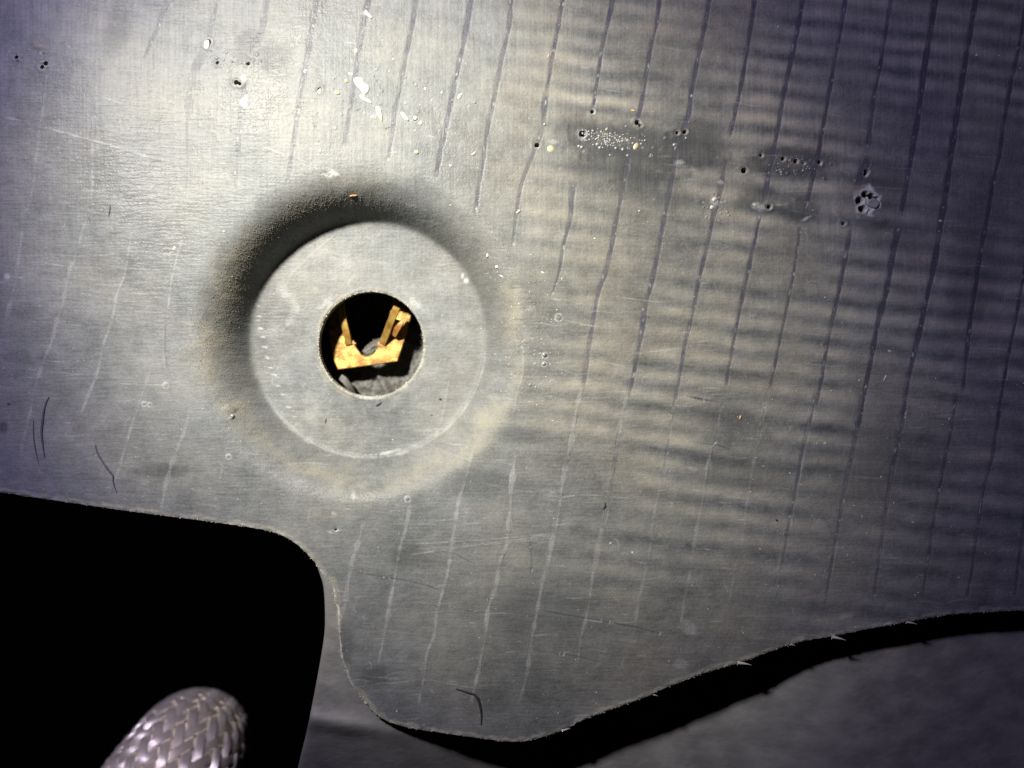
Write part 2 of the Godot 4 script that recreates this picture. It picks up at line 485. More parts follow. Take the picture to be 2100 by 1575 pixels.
func paint_sheet() -> void:
	make_edge()
	tw = int((X1 - X0) * TS)
	th = int((Y1 - Y0) * TS)
	var size := tw * th
	for a in [L_dark, L_pale, L_tan, L_rel, L_soft]:
		a.resize(size)
		a.fill(0.0)
	for l in dark_lines():
		var n: int = l.size()
		var pts := smooth_path(flat(l.slice(0, n - 3)), 7.0)
		stroke(L_dark, pts, l[n - 3] * 0.76, l[n - 2] * 0.76, 0.92 * l[n - 1] * (0.78 + 0.25 * smoothstep(600.0, 1500.0, l[0])), 0.35)
		stroke(L_rel, pts, l[n - 3] * 1.0, l[n - 2] * 1.0, -0.6 * l[n - 1], 0.25, true)
		# pale crumbs caught in the line
		for k in int(pts.size() * 0.13):
			var p := pts[rng.randi_range(0, pts.size() - 1)]
			blob(L_pale, p.x + rng.randf_range(-3, 3), p.y, rng.randf_range(1.2, 3.2), rng.randf_range(1.5, 9.0), 0.2 + rng.randf_range(-0.3, 0.3), rng.randf_range(0.15, 0.6), 1.0, 0.8)
	for l in pale_lines():
		var n: int = l.size()
		var pts := smooth_path(flat(l.slice(0, n - 3)), 6.0)
		stroke(L_pale, pts, l[n - 3] * 0.7, l[n - 2] * 0.7, l[n - 1] * 0.34, 1.1)
		stroke(L_rel, pts, l[n - 3], l[n - 2], 0.5 * l[n - 1], 0.4, true)
	# smudges
	for s in [[1300, 300, 170, 55, 0.15, 0.55], [1260, 350, 150, 40, 0.1, 0.4], [1340, 390, 110, 36, 0.2, 0.3], [1180, 260, 50, 45, 0.2, 0.3], [1440, 300, 80, 50, 0.4, 0.45], [1620, 330, 120, 38, 0.05, 0.6], [1560, 405, 60, 34, 0.1, 0.45], [1640, 430, 50, 36, 0.0, 0.5], [1800, 380, 90, 70, 0.1, 0.35], [1830, 480, 80, 30, 0.2, 0.35],
			[560, 120, 45, 40, 0.2, 0.3], [505, 90, 30, 40, 0.3, 0.3], [330, 965, 75, 18, -0.05, 0.35], [840, 1140, 60, 26, 0.1, 0.3], [700, 1330, 30, 50, 0.2, 0.35], [770, 1385, 40, 24, 0.0, 0.4], [1000, 1430, 60, 30, 0.1, 0.3], [1100, 1250, 180, 60, 0.1, 0.22], [1500, 960, 160, 40, 0.15, 0.28], [1800, 950, 200, 90, 0.1, 0.25], [6, 875, 12, 14, 0, 0.5], [1330, 155, 70, 10, 0.1, 0.3], [240, 60, 30, 60, 0.2, 0.25],
			[1990, 560, 60, 160, 0.2, 0.3], [1480, 860, 130, 30, 0.15, 0.25], [1060, 890, 60, 20, 0.0, 0.25], [980, 990, 90, 30, 0.0, 0.25]]:
		blob(L_soft, s[0], s[1], s[2] * 1.12, s[3] * 1.3, s[4], s[5] * 1.5, 0.3, 0.65, 0.82)
	# tan dust lying round the recess and in patches
	for k in 46:
		var ang := rng.randf_range(-0.35, PI + 0.9)
		var rr := rng.randf_range(285.0, 335.0)
		blob(L_tan, 748 + cos(ang) * rr, 692 + sin(ang) * rr, rng.randf_range(40, 90), rng.randf_range(18, 34), ang + PI / 2, rng.randf_range(0.08, 0.22), 0.8, 0.95, 0.65)
	for s in [[1020, 850, 60, 26, -0.5, 0.4], [960, 930, 80, 24, -0.5, 0.4], [820, 1000, 120, 24, -0.1, 0.4], [690, 980, 90, 24, 0.35, 0.35], [420, 720, 50, 110, 0.1, 0.45], [455, 560, 40, 90, -0.3, 0.3], [470, 830, 40, 34, 0.3, 0.5], [490, 880, 40, 20, 0.6, 0.4], [1150, 560, 110, 18, 0.12, 0.25], [1180, 610, 130, 14, 0.1, 0.3], [1060, 500, 60, 12, 0.1, 0.3], [900, 120, 160, 120, 0, 0.16], [1120, 180, 70, 160, 0.2, 0.18], [1190, 730, 120, 40, 0.2, 0.2], [1290, 330, 70, 9, 0.12, 0.45], [1280, 460, 150, 60, 0, 0.14], [740, 370, 90, 22, 0.0, 0.3], [330, 220, 110, 120, 0, 0.12],
			[640, 860, 110, 50, 0.5, 0.22], [620, 600, 60, 60, 0, 0.12], [1030, 640, 30, 70, 0, 0.25], [700, 860, 60, 30, 0, 0.15]]:
		blob(L_tan, s[0], s[1], s[2], s[3], s[4], s[5] * 0.6, 0.9, 0.95, 0.6)
	# chalky film on the recess floor
	for k in 60:
		var ang := rng.randf() * TAU
		var rr := sqrt(rng.randf()) * 215.0
		blob(L_pale, 757 + cos(ang) * rr, 697 + sin(ang) * rr, rng.randf_range(26, 70), rng.randf_range(20, 50), ang, rng.randf_range(0.03, 0.11), 1.0, 0.95, 0.34)
	# pale dabs, rings, scuffs
	for s in [[684, 355, 15, 6, 0.2, 0.9], [673, 360, 18, 6, 0.1, 0.5], [955, 575, 8, 9, 0.7, 0.95], [948, 566, 4, 8, 0.3, 0.7], [725, 1017, 11, 9, 0, 0.5], [683, 1053, 7, 7, 0, 0.35], [690, 1086, 14, 5, 0.1, 0.4], [678, 1090, 7, 4, 0.3, 0.4], [1556, 423, 20, 12, 0.2, 0.6], [1465, 412, 12, 14, 0.2, 0.45], [1650, 448, 16, 4, -0.5, 0.5], [1394, 332, 12, 8, 0, 0.35], [1478, 373, 9, 6, 0, 0.4], [612, 1125, 9, 5, 0.5, 0.5],
			[500, 205, 9, 16, 0.2, 0.7], [498, 160, 7, 12, 0, 0.4], [745, 27, 5, 9, -0.6, 0.3], [1085, 632, 16, 10, 0, 0.2], [1420, 960, 18, 6, 0.2, 0.2], [800, 925, 26, 5, -0.25, 0.6], [1410, 1285, 30, 22, 0.3, 0.22], [1395, 1360, 22, 16, 0.3, 0.2], [1730, 1265, 30, 6, -0.2, 0.25], [14, 565, 8, 8, 0, 0.5], [580, 590, 20, 24, 0.4, 0.22], [600, 640, 12, 40, 0.4, 0.2], [1135, 290, 12, 6, 0, 0.3], [670, 620, 30, 10, -0.6, 0.3], [850, 620, 26, 8, 0.8, 0.2], [955, 1050, 14, 20, 0.2, 0.12]]:
		blob(L_pale, s[0], s[1], s[2], s[3], s[4], s[5], 0.9, 0.7, 1.0)
	for c in [[1145, 650, 8.0], [339, 789, 6.0], [295, 827, 5.0], [306, 828, 4.0], [1117, 728, 6.0], [1115, 746, 5.0], [835, 1022, 6.0], [468, 935, 5.0]]:
		var ring := PackedVector2Array()
		for k in 19:
			ring.append(Vector2(c[0] + cos(k * TAU / 18) * c[2], c[1] + sin(k * TAU / 18) * c[2]))
		stroke(L_pale, ring, 2.2, 2.2, 0.5, 0.3)
		blob(L_rel, c[0], c[1], c[2], c[2], 0, 1.2, 0.2, 0.7, 3.0)
	# worn pale edges: along the cut, round the hole; between them a painted highlight
	var run := PackedVector2Array()
	for k in edge_pts.size():
		run.append(edge_pts[k] + Vector2(0, -2.5))
	stroke(L_pale, run, 3.6, 3.6, 0.5, 1.1)
	stroke(L_tan, run, 12.0, 12.0, 0.4, 1.0)
	var foot_glint := PackedVector2Array()
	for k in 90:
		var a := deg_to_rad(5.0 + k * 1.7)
		foot_glint.append(Vector2(757 + cos(a) * 240, 697 + sin(a) * 240))
	stroke(L_pale, foot_glint, 3.0, 6.0, 0.2, 0.9)  # glint of the recess's lower fillet, painted into the sheet colour
	var lip := PackedVector2Array()
	for k in 61:
		lip.append(Vector2(762 + cos(k * TAU / 60) * 109, 706 + sin(k * TAU / 60) * 109))
	stroke(L_pale, lip, 4.0, 4.0, 0.35, 1.2)
	stroke(L_tan, lip, 12.0, 12.0, 0.5, 1.2)
	for k in 12:
		blob(L_pale, 529 + k * 1.2 + k * k * 0.5, 630 + k * 20 + rng.randf_range(-4, 4), rng.randf_range(6, 12), rng.randf_range(2, 4), 0.1, 0.5, 0.6, 0.7)
	# craters round the pores, a large pale one among them
	blob(L_pale, 1776, 412, 31, 33, 0.2, 0.85, 0.9, 0.35, 0.85)
	blob(L_rel, 1776, 412, 30, 32, 0.2, -3.0, 0.6, 0.6, 3.0)
	for p in pits():
		blob(L_pale, p[0], p[1], p[3], p[3], 0, 0.55, 0.6, 0.55, 0.8)
		blob(L_rel, p[0], p[1], p[3], p[3], 0, 2.0, 0.3, 0.6, 3.0)
		blob(L_rel, p[0], p[1], p[3] * 0.75, p[3] * 0.75, 0, -4.5, 0.3, 0.5, 3.0)
	for c in [[80, 92, 19, 12, 0.3], [470, 838, 16, 12, 0.6], [475, 855, 6, 5, 0.0]]:
		blob(L_rel, c[0], c[1], c[2], c[3], c[4], 4.0, 0.3, 0.9, 4.0)
		blob(L_tan, c[0], c[1], c[2], c[3], c[4], 0.45, 0.5, 0.6, 0.6)
	# shallow bubbles and crumbs in the skin near the pores
	for k in 190:
		var cen: Array = [[1260, 290, 110, 26], [1640, 345, 70, 30], [60, 118, 60, 26], [470, 125, 40, 22], [700, 200, 130, 70], [1090, 745, 60, 60], [1470, 420, 26, 40], [850, 230, 120, 70]][rng.randi_range(0, 7)]
		var px: float = cen[0] + rng.randfn(0, 0.55) * cen[2]
		var py: float = cen[1] + rng.randfn(0, 0.55) * cen[3]
		var r := rng.randf_range(1.5, 4.5)
		blob(L_rel, px, py, r, r, 0, rng.randf_range(0.8, 2.2) * (1.0 if rng.randf() < 0.7 else -1.0), 0.4, 0.8, 3.0)
		blob(L_pale, px, py, r, r, 0, rng.randf_range(0.1, 0.4), 0.4, 0.8)
	# scratches, nearly level, more of them low down
	for k in 1000:
		var y := rng.randf_range(300, 1480) if k % 4 else rng.randf_range(-100, 1480)
		var x := rng.randf_range(-100, 2200)
		var len_ := rng.randf_range(10, 60) * (2.6 if k % 9 == 0 else 1.0)
		var ang := rng.randfn(0.03, 0.10) + 0.08 * clampf((900 - y) / 900, -1, 1)
		var bend := rng.randfn(0, 0.04)
		var pts := PackedVector2Array()
		for j in 6:
			pts.append(Vector2(x + len_ * j / 5.0, y + len_ * j / 5.0 * tan(ang) + bend * len_ * pow(j / 5.0 - 0.5, 2) * 4))
		if k % 3 == 2:
			stroke(L_dark, pts, 2.0, 1.4, rng.randf_range(0.15, 0.5), 0.5)
		else:
			stroke(L_pale, pts, 1.7, 1.1, rng.randf_range(0.08, 0.32), 0.5)
	# curled fibres and flecks
	for k in 640:
		var x := rng.randf_range(-50, 2200)
		var y := rng.randf_range(250, 1500) if k % 3 else rng.randf_range(1000, 1500)
		if k % 4 == 0:
			x = rng.randf_range(540, 960)
			y = rng.randf_range(480, 900)
		var a0 := rng.randf() * TAU
		var turn := rng.randfn(0, 0.5)
		var pts := PackedVector2Array([Vector2(x, y)])
		for j in rng.randi_range(3, 8):
			pts.append(pts[pts.size() - 1] + Vector2(cos(a0), sin(a0)) * 3.0)
			a0 += turn
		stroke(L_pale, pts, 1.3, 1.0, rng.randf_range(0.10, 0.34), 0.3)
	for k in 1500:
		var r := rng.randf_range(0.8, 1.7)
		blob(L_pale if k % 5 else L_dark, rng.randf_range(-50, 2250), rng.randf_range(-50, 1520), r, r, 0, rng.randf_range(0.25, 0.95), 0.2, 0.7)

	# --- put the layers together
	var low := noise_bytes(11, tw / 4, th / 4, tw, th, 0.014, 4)
	var low2 := noise_bytes(12, tw / 4, th / 4, tw, th, 0.02, 4)
	var mot := noise_bytes(13, tw / 2, th / 2, tw, th, 0.05, 4)
	var vst := noise_bytes(14, tw, 60, tw, th, 0.16, 3)
	var hst := noise_bytes(15, 70, th, tw, th, 0.15, 3)
	var hst2 := noise_bytes(18, 260, th, tw, th, 0.20, 3)
	var gr := noise_bytes(16, 1024, 1024, 1024, 1024, 0.33, 2)
	var mid := noise_bytes(19, 1024, 1024, 1024, 1024, 0.12, 3)
	var cell := noise_bytes(17, tw / 2, th / 2, tw, th, 0.03, 3)
	var out := PackedByteArray()
	out.resize(size * 3)
	var rough := PackedByteArray()
	rough.resize(size)
	var rel := PackedFloat32Array()
	rel.resize(size)
	var to_srgb := PackedByteArray()
	to_srgb.resize(4096)
	for i in 4096:
		to_srgb[i] = int(clampf(pow(i / 4095.0, 1.0 / 2.2) * 255.0, 0, 255))
	for ty in th:
		var y := Y0 + ty / TS
		var row := ty * tw
		var grow := (ty % 1024) * 1024
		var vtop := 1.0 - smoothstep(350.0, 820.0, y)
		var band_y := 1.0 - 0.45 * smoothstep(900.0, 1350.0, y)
		for tx in tw:
			var i := row + tx
			var x := X0 + tx / TS
			var n0 := (low[i] - 128) / 128.0
			var n1 := (low2[i] - 128) / 128.0
			var n2 := (mot[i] - 128) / 128.0
			var sv := (vst[i] - 128) / 128.0
			var sh := (hst[i] - 128) / 128.0
			var sh2 := (hst2[i] - 128) / 128.0
			var g := (gr[grow + (tx & 1023)] - 128) / 128.0
			var m := (mid[grow + (tx & 1023)] - 128) / 128.0
			var n3 := (cell[i] - 128) / 128.0
			# cross bands, a strip at a time between the lines
			var c := floorf((x + 0.19 * y - 853.0) / 95.5)
			var jit := sin(c * 12.9898) * 3.0
			var yy := y - 0.115 * (x - 1050.0) + 6.0 * n1 + jit + 1.5 * n3
			var ph := log(1.0 + 0.008 * maxf(yy + 420.0, -1000.0) / 35.0) / 0.008
			var b := sin(ph * TAU)
			b = b * (0.85 + 0.3 * n3) + 0.30 * sin(ph * TAU * 0.5 + c * 0.3)
			var right := smoothstep(960.0, 1320.0, x)
			var amp := (0.10 + 0.90 * right) * band_y * clampf(0.72 + 1.1 * n0 + 0.15 * sin(c * 3.1 + 1.0) * right, 0.15, 1.4)
			b *= amp
			var fine := 0.115 * sv * vtop * (1.0 + n0) + (0.06 * sh + 0.13 * sh2) * (1.0 - 0.45 * vtop) + 0.20 * g + 0.17 * n2 + 0.13 * m
			var tone := 1.0 + 0.22 * n0 + 0.14 * n1 + fine + 0.34 * b
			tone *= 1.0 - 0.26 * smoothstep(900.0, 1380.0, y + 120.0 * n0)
			var warm := 0.32 * n1 + 0.30 * b + 0.10 * right + 0.40 * smoothstep(930.0, 1150.0, x) * (1.0 - smoothstep(1450.0, 1900.0, x)) * (1.0 - 0.7 * smoothstep(700.0, 1100.0, y))
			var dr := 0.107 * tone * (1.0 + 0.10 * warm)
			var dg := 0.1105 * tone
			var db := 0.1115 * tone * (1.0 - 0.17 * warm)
			var dk := L_dark[i]
			var pl := L_pale[i]
			var tn := L_tan[i]
			if tn > 0.0:
				tn = clampf(tn * (0.80 + 0.35 * g + 0.3 * n2), 0.0, 0.8)
				dr += (0.180 - dr) * tn
				dg += (0.170 - dg) * tn
				db += (0.128 - db) * tn
			var so := L_soft[i]
			if so > 0.0:
				so = clampf(so * (0.95 + 0.25 * n2 + 0.25 * sv), 0.0, 0.9)
				dr += (0.026 - dr) * so
				dg += (0.028 - dg) * so
				db += (0.031 - db) * so
			if dk > 0.0:
				dk = clampf(dk * (0.92 + 0.5 * g + 0.35 * n2), 0.0, 0.95)
				dr += (0.034 - dr) * dk
				dg += (0.034 - dg) * dk
				db += (0.049 - db) * dk
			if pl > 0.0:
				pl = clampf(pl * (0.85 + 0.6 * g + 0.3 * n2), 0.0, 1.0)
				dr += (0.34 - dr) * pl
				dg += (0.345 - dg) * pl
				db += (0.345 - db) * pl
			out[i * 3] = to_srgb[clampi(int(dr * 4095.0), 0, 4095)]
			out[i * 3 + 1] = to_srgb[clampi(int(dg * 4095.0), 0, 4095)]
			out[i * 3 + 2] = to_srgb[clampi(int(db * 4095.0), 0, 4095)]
			rough[i] = clampi(int(255.0 * (0.46 + 0.10 * n0 + 0.05 * n2 + 0.06 * g + 0.05 * sh + 0.22 * tn - 0.05 * dk + 0.12 * pl)), 40, 255)
			rel[i] = L_rel[i] + 0.30 * g + 0.16 * sv * vtop + 0.11 * sh * (1.0 - 0.4 * vtop) + sh2 * (0.16 + 0.22 * vtop * (1.0 - smoothstep(300.0, 800.0, x))) + 0.15 * m + 0.4 * n2 + 0.08 * b + 0.5 * pl
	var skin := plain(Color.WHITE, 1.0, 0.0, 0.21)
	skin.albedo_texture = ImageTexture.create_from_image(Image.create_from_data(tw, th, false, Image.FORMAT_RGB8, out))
	skin.roughness_texture = ImageTexture.create_from_image(Image.create_from_data(tw, th, false, Image.FORMAT_L8, rough))
	skin.roughness_texture_channel = BaseMaterial3D.TEXTURE_CHANNEL_RED
	skin.heightmap_enabled = true
	skin.heightmap_texture = ImageTexture.create_from_image(Image.create_from_data(tw, th, false, Image.FORMAT_RF, rel.to_byte_array()))
	skin.heightmap_scale = 0.01
	skin.texture_repeat = false
	mats.sheet = skin


# ------------------------------------------------------------------ the sheet

func build_sheet() -> void:
	gw = int((X1 - X0) / STEP) + 1
	gh = int((Y1 - Y0) / STEP) + 1
	hg.resize(gw * gh)
	sd.resize(gw * gh)
	var fray := FastNoiseLite.new()
	fray.seed = 77
	fray.frequency = 0.09
	for i in gw:
		var x := X0 + i * STEP
		var ey := edge_y(x)
		for j in gh:
			var y := Y0 + j * STEP
			sd[j * gw + i] = 60.0 if y < ey else -60.0
			hg[j * gw + i] = sheet_h(x, y) if y < ey + 40.0 else 0.0
	# true distance near the edge
	for k in edge_pts.size() - 1:
		var p := edge_pts[k]
		var q := edge_pts[k + 1]
		var d := q - p
		var dd := maxf(d.length_squared(), 0.0001)
		for i in range(maxi(0, int((minf(p.x, q.x) - 14 - X0) / STEP)), mini(gw - 1, int((maxf(p.x, q.x) + 14 - X0) / STEP)) + 1):
			for j in range(maxi(0, int((minf(p.y, q.y) - 14 - Y0) / STEP)), mini(gh - 1, int((maxf(p.y, q.y) + 14 - Y0) / STEP)) + 1):
				var e := Vector2(X0 + i * STEP, Y0 + j * STEP) - p
				var dist := (e - d * clampf(e.dot(d) / dd, 0.0, 1.0)).length()
				var at := j * gw + i
				if dist < absf(sd[at]):
					sd[at] = dist * signf(sd[at])
	for at in sd.size():
		if absf(sd[at]) < 14.0:
			var x := X0 + (at % gw) * STEP
			var y := Y0 + (at / gw) * STEP
			sd[at] += 1.3 * fray.get_noise_2d(x, y) + 0.5 * sin(x * 0.9) * fray.get_noise_2d(y, x)
	# the bolt hole and the pores
	var cuts := [[HOLE.x, HOLE.y, HOLE.z]]
	for p in pits():
		var c := on_sheet(p[0], p[1])
		cuts.append([c.x, c.y, p[2]])
	for c in cuts:
		var reach: float = c[2] + 12.0
		for i in range(maxi(0, int((c[0] - reach - X0) / STEP)), mini(gw - 1, int((c[0] + reach - X0) / STEP)) + 1):
			for j in range(maxi(0, int((c[1] - reach - Y0) / STEP)), mini(gh - 1, int((c[1] + reach - Y0) / STEP)) + 1):
				var x := X0 + i * STEP
				var y := Y0 + j * STEP
				var d: float = Vector2(x - c[0], y - c[1]).length() - c[2] + (1.4 * fray.get_noise_2d(x * 1.3, y * 1.3))
				var at := j * gw + i
				sd[at] = minf(sd[at], d)
	# a raised, broken lip along every cut
	for at in sd.size():
		var d := sd[at]
		if d > -4.0 and d < 12.0:
			var x := X0 + (at % gw) * STEP
			var y := Y0 + (at / gw) * STEP
			var k := clampf(0.5 + 1.6 * fray.get_noise_2d(x * 0.35, y * 0.35), 0.0, 1.0)
			hg[at] += 2.4 * k * exp(-pow((d - 4.0) / 3.0, 2.0)) - 2.0 * clampf(1.0 - d / 3.0, 0.0, 1.4)

	var whole := thing("scuffed_sheet", "large scuffed grey sheet with dark parallel lines and a round hole in a recess", "panel", w3(CX, CY, 0))
	var flat_part := patch(false)
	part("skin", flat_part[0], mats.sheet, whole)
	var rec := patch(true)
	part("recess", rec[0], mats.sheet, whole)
	for w in flat_part[1]:
		part("cut_edge" if w == 0 else "pore", flat_part[1][w], mats.wall, whole)
	for w in rec[1]:
		part("hole_rim" if w == 0 else "pore", rec[1][w], mats.wall, whole)
	# fibre fuzz along the cut edge
	var tf: Array[Transform3D] = []
	for k in 1300:
		var p := edge_pts[rng.randi_range(0, edge_pts.size() - 1)]
		var clump := 0.5 + fray.get_noise_2d(p.x * 0.25, p.y * 0.25)
		if rng.randf() > clump * 1.2:
			continue
		p += Vector2(rng.randf_range(-3, 3), rng.randf_range(-5, 0.5))
		var s := rng.randf_range(0.5, 1.3)
		var b := Basis.from_euler(Vector3(rng.randf_range(-0.7, 0.7), rng.randf() * TAU, rng.randf_range(-0.7, 0.7))).scaled_local(Vector3(s * rng.randf_range(0.8, 2.4), s * 0.35, s * 0.45) * S)
		tf.append(Transform3D(b, w3(p.x, p.y, sheet_h(p.x, p.y) + 0.3)))
	for k in 220:
		var a := rng.randf() * TAU
		var rr := HOLE.z + rng.randf_range(-0.5, 4.0)
		var s := rng.randf_range(0.8, 2.2)
		var b := Basis.from_euler(Vector3(rng.randf_range(-0.6, 0.6), rng.randf() * TAU, rng.randf_range(-0.6, 0.6))).scaled_local(Vector3(s * rng.randf_range(0.8, 2.0), s * 0.4, s * 0.5) * S)
		tf.append(Transform3D(b, w3(HOLE.x + cos(a) * rr, HOLE.y + sin(a) * rr, -DEP + 0.5)))
	multi("edge_fuzz", crumb_mesh(3), mats.fuzz, tf, whole)
	# burrs that stick out over the gap and throw their own shadows
	for b in [[1512, 1360, 30, 0.05], [1706, 1307, 30, 0.12], [1858, 1276, 24, 0.1], [1152, 1499, 18, -0.35], [1340, 1425, 10, 0.2], [1620, 1322, 12, 0.1], [675, 1192, 9, 1.0], [695, 1335, 8, 1.3]]:
		part("burr", burr_mesh(b[0], b[1], b[2], b[3]), mats.fuzz, whole)
	# blisters in the skin
	var bm := dome_mesh()
	var spots := [[1225, 296, 4.2, 1.0], [1187, 300, 3.6, 1.0], [1193, 302, 4.0, 1.0], [1230, 303, 4.0, 1.0], [1243, 293, 4.2, 1.0], [1263, 304, 3.4, 1.0], [1277, 307, 3.4, 1.0], [1287, 319, 3.2, 1.0], [1383, 297, 4.2, 1.0], [1251, 318, 2.6, 1.0], [1129, 305, 7.5, 1.0], [1304, 300, 8.0, 0.65], [1117, 255, 3.6, 1.0], [476, 853, 4.4, 1.0], [1116, 727, 5.0, 1.0], [1115, 746, 4.4, 1.0], [1407, 283, 3.0, 1.0]]
	for k in 118:
		var u := rng.randfn(0, 0.42)
		var v := rng.randfn(0, 0.45)
		spots.append([1252 + u * 76, 284 + v * 20 + u * 9, rng.randf_range(1.2, 3.2), rng.randf_range(0.75, 1.0)])
	for k in 16:
		spots.append([rng.randf_range(1590, 1680), 322 + rng.randf_range(0, 40), rng.randf_range(1.2, 2.8), rng.randf_range(0.7, 1.0)])
	for s in spots:
		var c := on_sheet(s[0], s[1])
		var o := MeshInstance3D.new()
		o.name = "blister"
		o.mesh = bm
		o.material_override = mats.blister if s[2] < 6.0 and rng.randf() < 0.93 else mats.resin_yellow
		whole.add_child(o, true)
		var q: float = s[2] * S
		o.transform = Transform3D(Basis(Vector3.UP, rng.randf() * TAU).scaled_local(Vector3(q, q * (0.75 if s[2] < 6 else 0.28), q * s[3])), w3(c.x, c.y, sheet_h(c.x, c.y) - 0.4) - whole.position)


func patch(inner: bool) -> Array:
	# marching squares over the grid: cells wholly inside stay quads, cells on the border are cut along it and get a wall
	var v := PackedVector3Array()
	var n := PackedVector3Array()
	var uv := PackedVector2Array()
	var ix := PackedInt32Array()
	var walls := {}
	var rings := []
	for p in pits():
		var c := on_sheet(p[0], p[1])
		rings.append([c.x, c.y, p[2] + 4.0])
	# pores that run into one another share a ring
	var which := range(rings.size())
	for a in rings.size():
		for b in a:
			if Vector2(rings[a][0] - rings[b][0], rings[a][1] - rings[b][1]).length() < rings[a][2] + rings[b][2] - 4.0:
				var old: int = which[a]
				for q in which.size():
					if which[q] == old:
						which[q] = which[b]
	var ids := PackedInt32Array()
	ids.resize(gw * gh)
	ids.fill(-1)
	var lim := (R1 - 12.0) * (R1 - 12.0)
	var j0 := 0
	var j1 := gh - 1
	var i0 := 0
	var i1 := gw - 1
	if inner:
		i0 = int((DX - R1 - 12 - X0) / STEP)
		i1 = int((DX + R1 + 12 - X0) / STEP)
		j0 = int((DY - R1 - 12 - Y0) / STEP)
		j1 = int((DY + R1 + 12 - Y0) / STEP)
	var di := [0, 1, 1, 0]
	var dj := [0, 0, 1, 1]
	for j in range(j0, j1):
		for i in range(i0, i1):
			var a := j * gw + i
			var sa := sd[a]
			var sb := sd[a + 1]
			var sc := sd[a + gw + 1]
			var se := sd[a + gw]
			if sa <= 0.0 and sb <= 0.0 and sc <= 0.0 and se <= 0.0:
				continue
			var mx := X0 + (i + 0.5) * STEP - DX
			var my := Y0 + (j + 0.5) * STEP - DY
			if (mx * mx + my * my < lim) != inner:
				continue
			for k in 4:
				var gi: int = i + di[k]
				var gj: int = j + dj[k]
				var at := gj * gw + gi
				if ids[at] < 0 and sd[at] > 0.0:
					ids[at] = v.size()
					v.append(grid_v(gi, gj))
					n.append(grid_n(gi, gj))
					uv.append(Vector2((gi * STEP) / (X1 - X0), (gj * STEP) / (Y1 - Y0)))
			if sa > 0.0 and sb > 0.0 and sc > 0.0 and se > 0.0:
				var va := ids[a]
				var vb := ids[a + 1]
				var vc := ids[a + gw + 1]
				var vd := ids[a + gw]
				ix.append(va)
				ix.append(vb)
				ix.append(vc)
				ix.append(va)
				ix.append(vc)
				ix.append(vd)
				continue
			var poly := PackedInt32Array()
			var outs := []
			for k in 4:
				var k2 := (k + 1) % 4
				var gi: int = i + di[k]
				var gj: int = j + dj[k]
				var hi: int = i + di[k2]
				var hj: int = j + dj[k2]
				var s0 := sd[gj * gw + gi]
				var s1 := sd[hj * gw + hi]
				if s0 > 0.0:
					poly.append(ids[gj * gw + gi])
				if (s0 > 0.0) != (s1 > 0.0):
					var t := s0 / (s0 - s1)
					poly.append(v.size())
					outs.append([v.size(), s0 > 0.0])
					v.append(grid_v(gi, gj).lerp(grid_v(hi, hj), t))
					n.append(grid_n(gi, gj).lerp(grid_n(hi, hj), t).normalized())
					uv.append(Vector2(lerpf(gi, hi, t) * STEP / (X1 - X0), lerpf(gj, hj, t) * STEP / (Y1 - Y0)))
			for k in range(1, poly.size() - 1):
				ix.append(poly[0])
				ix.append(poly[k])
				ix.append(poly[k + 1])
			for k in range(0, outs.size() - 1, 2):
				var p := v[outs[k][0]]
				var q := v[outs[k + 1][0]]
				var gx := (sb + sc - sa - se)
				var gy := (sc + se - sa - sb)
				var nn := Vector3(-gx, 0, -gy)
				nn = nn.normalized() if nn.length() > 0.001 else Vector3.UP
				if not outs[k][1]:
					var sw := p
					p = q
					q = sw
				var ring := 0
				for w in rings.size():
					if Vector2(X0 + i * STEP - rings[w][0], Y0 + j * STEP - rings[w][1]).length() < rings[w][2] + 3.0:
						ring = which[w] + 1
				if not walls.has(ring):
					walls[ring] = [PackedVector3Array(), PackedVector3Array(), PackedVector2Array(), PackedInt32Array()]
				var wv: PackedVector3Array = walls[ring][0]
				var wn: PackedVector3Array = walls[ring][1]
				var wuv: PackedVector2Array = walls[ring][2]
				var wix: PackedInt32Array = walls[ring][3]
				var at := wv.size()
				var down := Vector3(0, -THICK * S, 0)
				for e in [p, q, q + down, p + down]:
					wv.append(e)
					wn.append(nn)
					wuv.append(Vector2.ZERO)
				for e in [0, 3, 2, 0, 2, 1]:
					wix.append(at + e)
				walls[ring] = [wv, wn, wuv, wix]
	var made := {}
	for w in walls:
		made[w] = commit(walls[w][0], walls[w][1], walls[w][2], walls[w][3])
	return [commit(v, n, uv, ix), made]


func grid_v(i: int, j: int) -> Vector3:
	return w3(X0 + i * STEP, Y0 + j * STEP, hg[j * gw + i])


func grid_n(i: int, j: int) -> Vector3:
	var a := maxi(i - 1, 0)
	var b := mini(i + 1, gw - 1)
	var c := maxi(j - 1, 0)
	var d := mini(j + 1, gh - 1)
	var nx := (hg[j * gw + b] - hg[j * gw + a]) / ((b - a) * STEP)
	var ny := (hg[d * gw + i] - hg[c * gw + i]) / ((d - c) * STEP)
	return Vector3(-nx, 1.0, -ny).normalized()


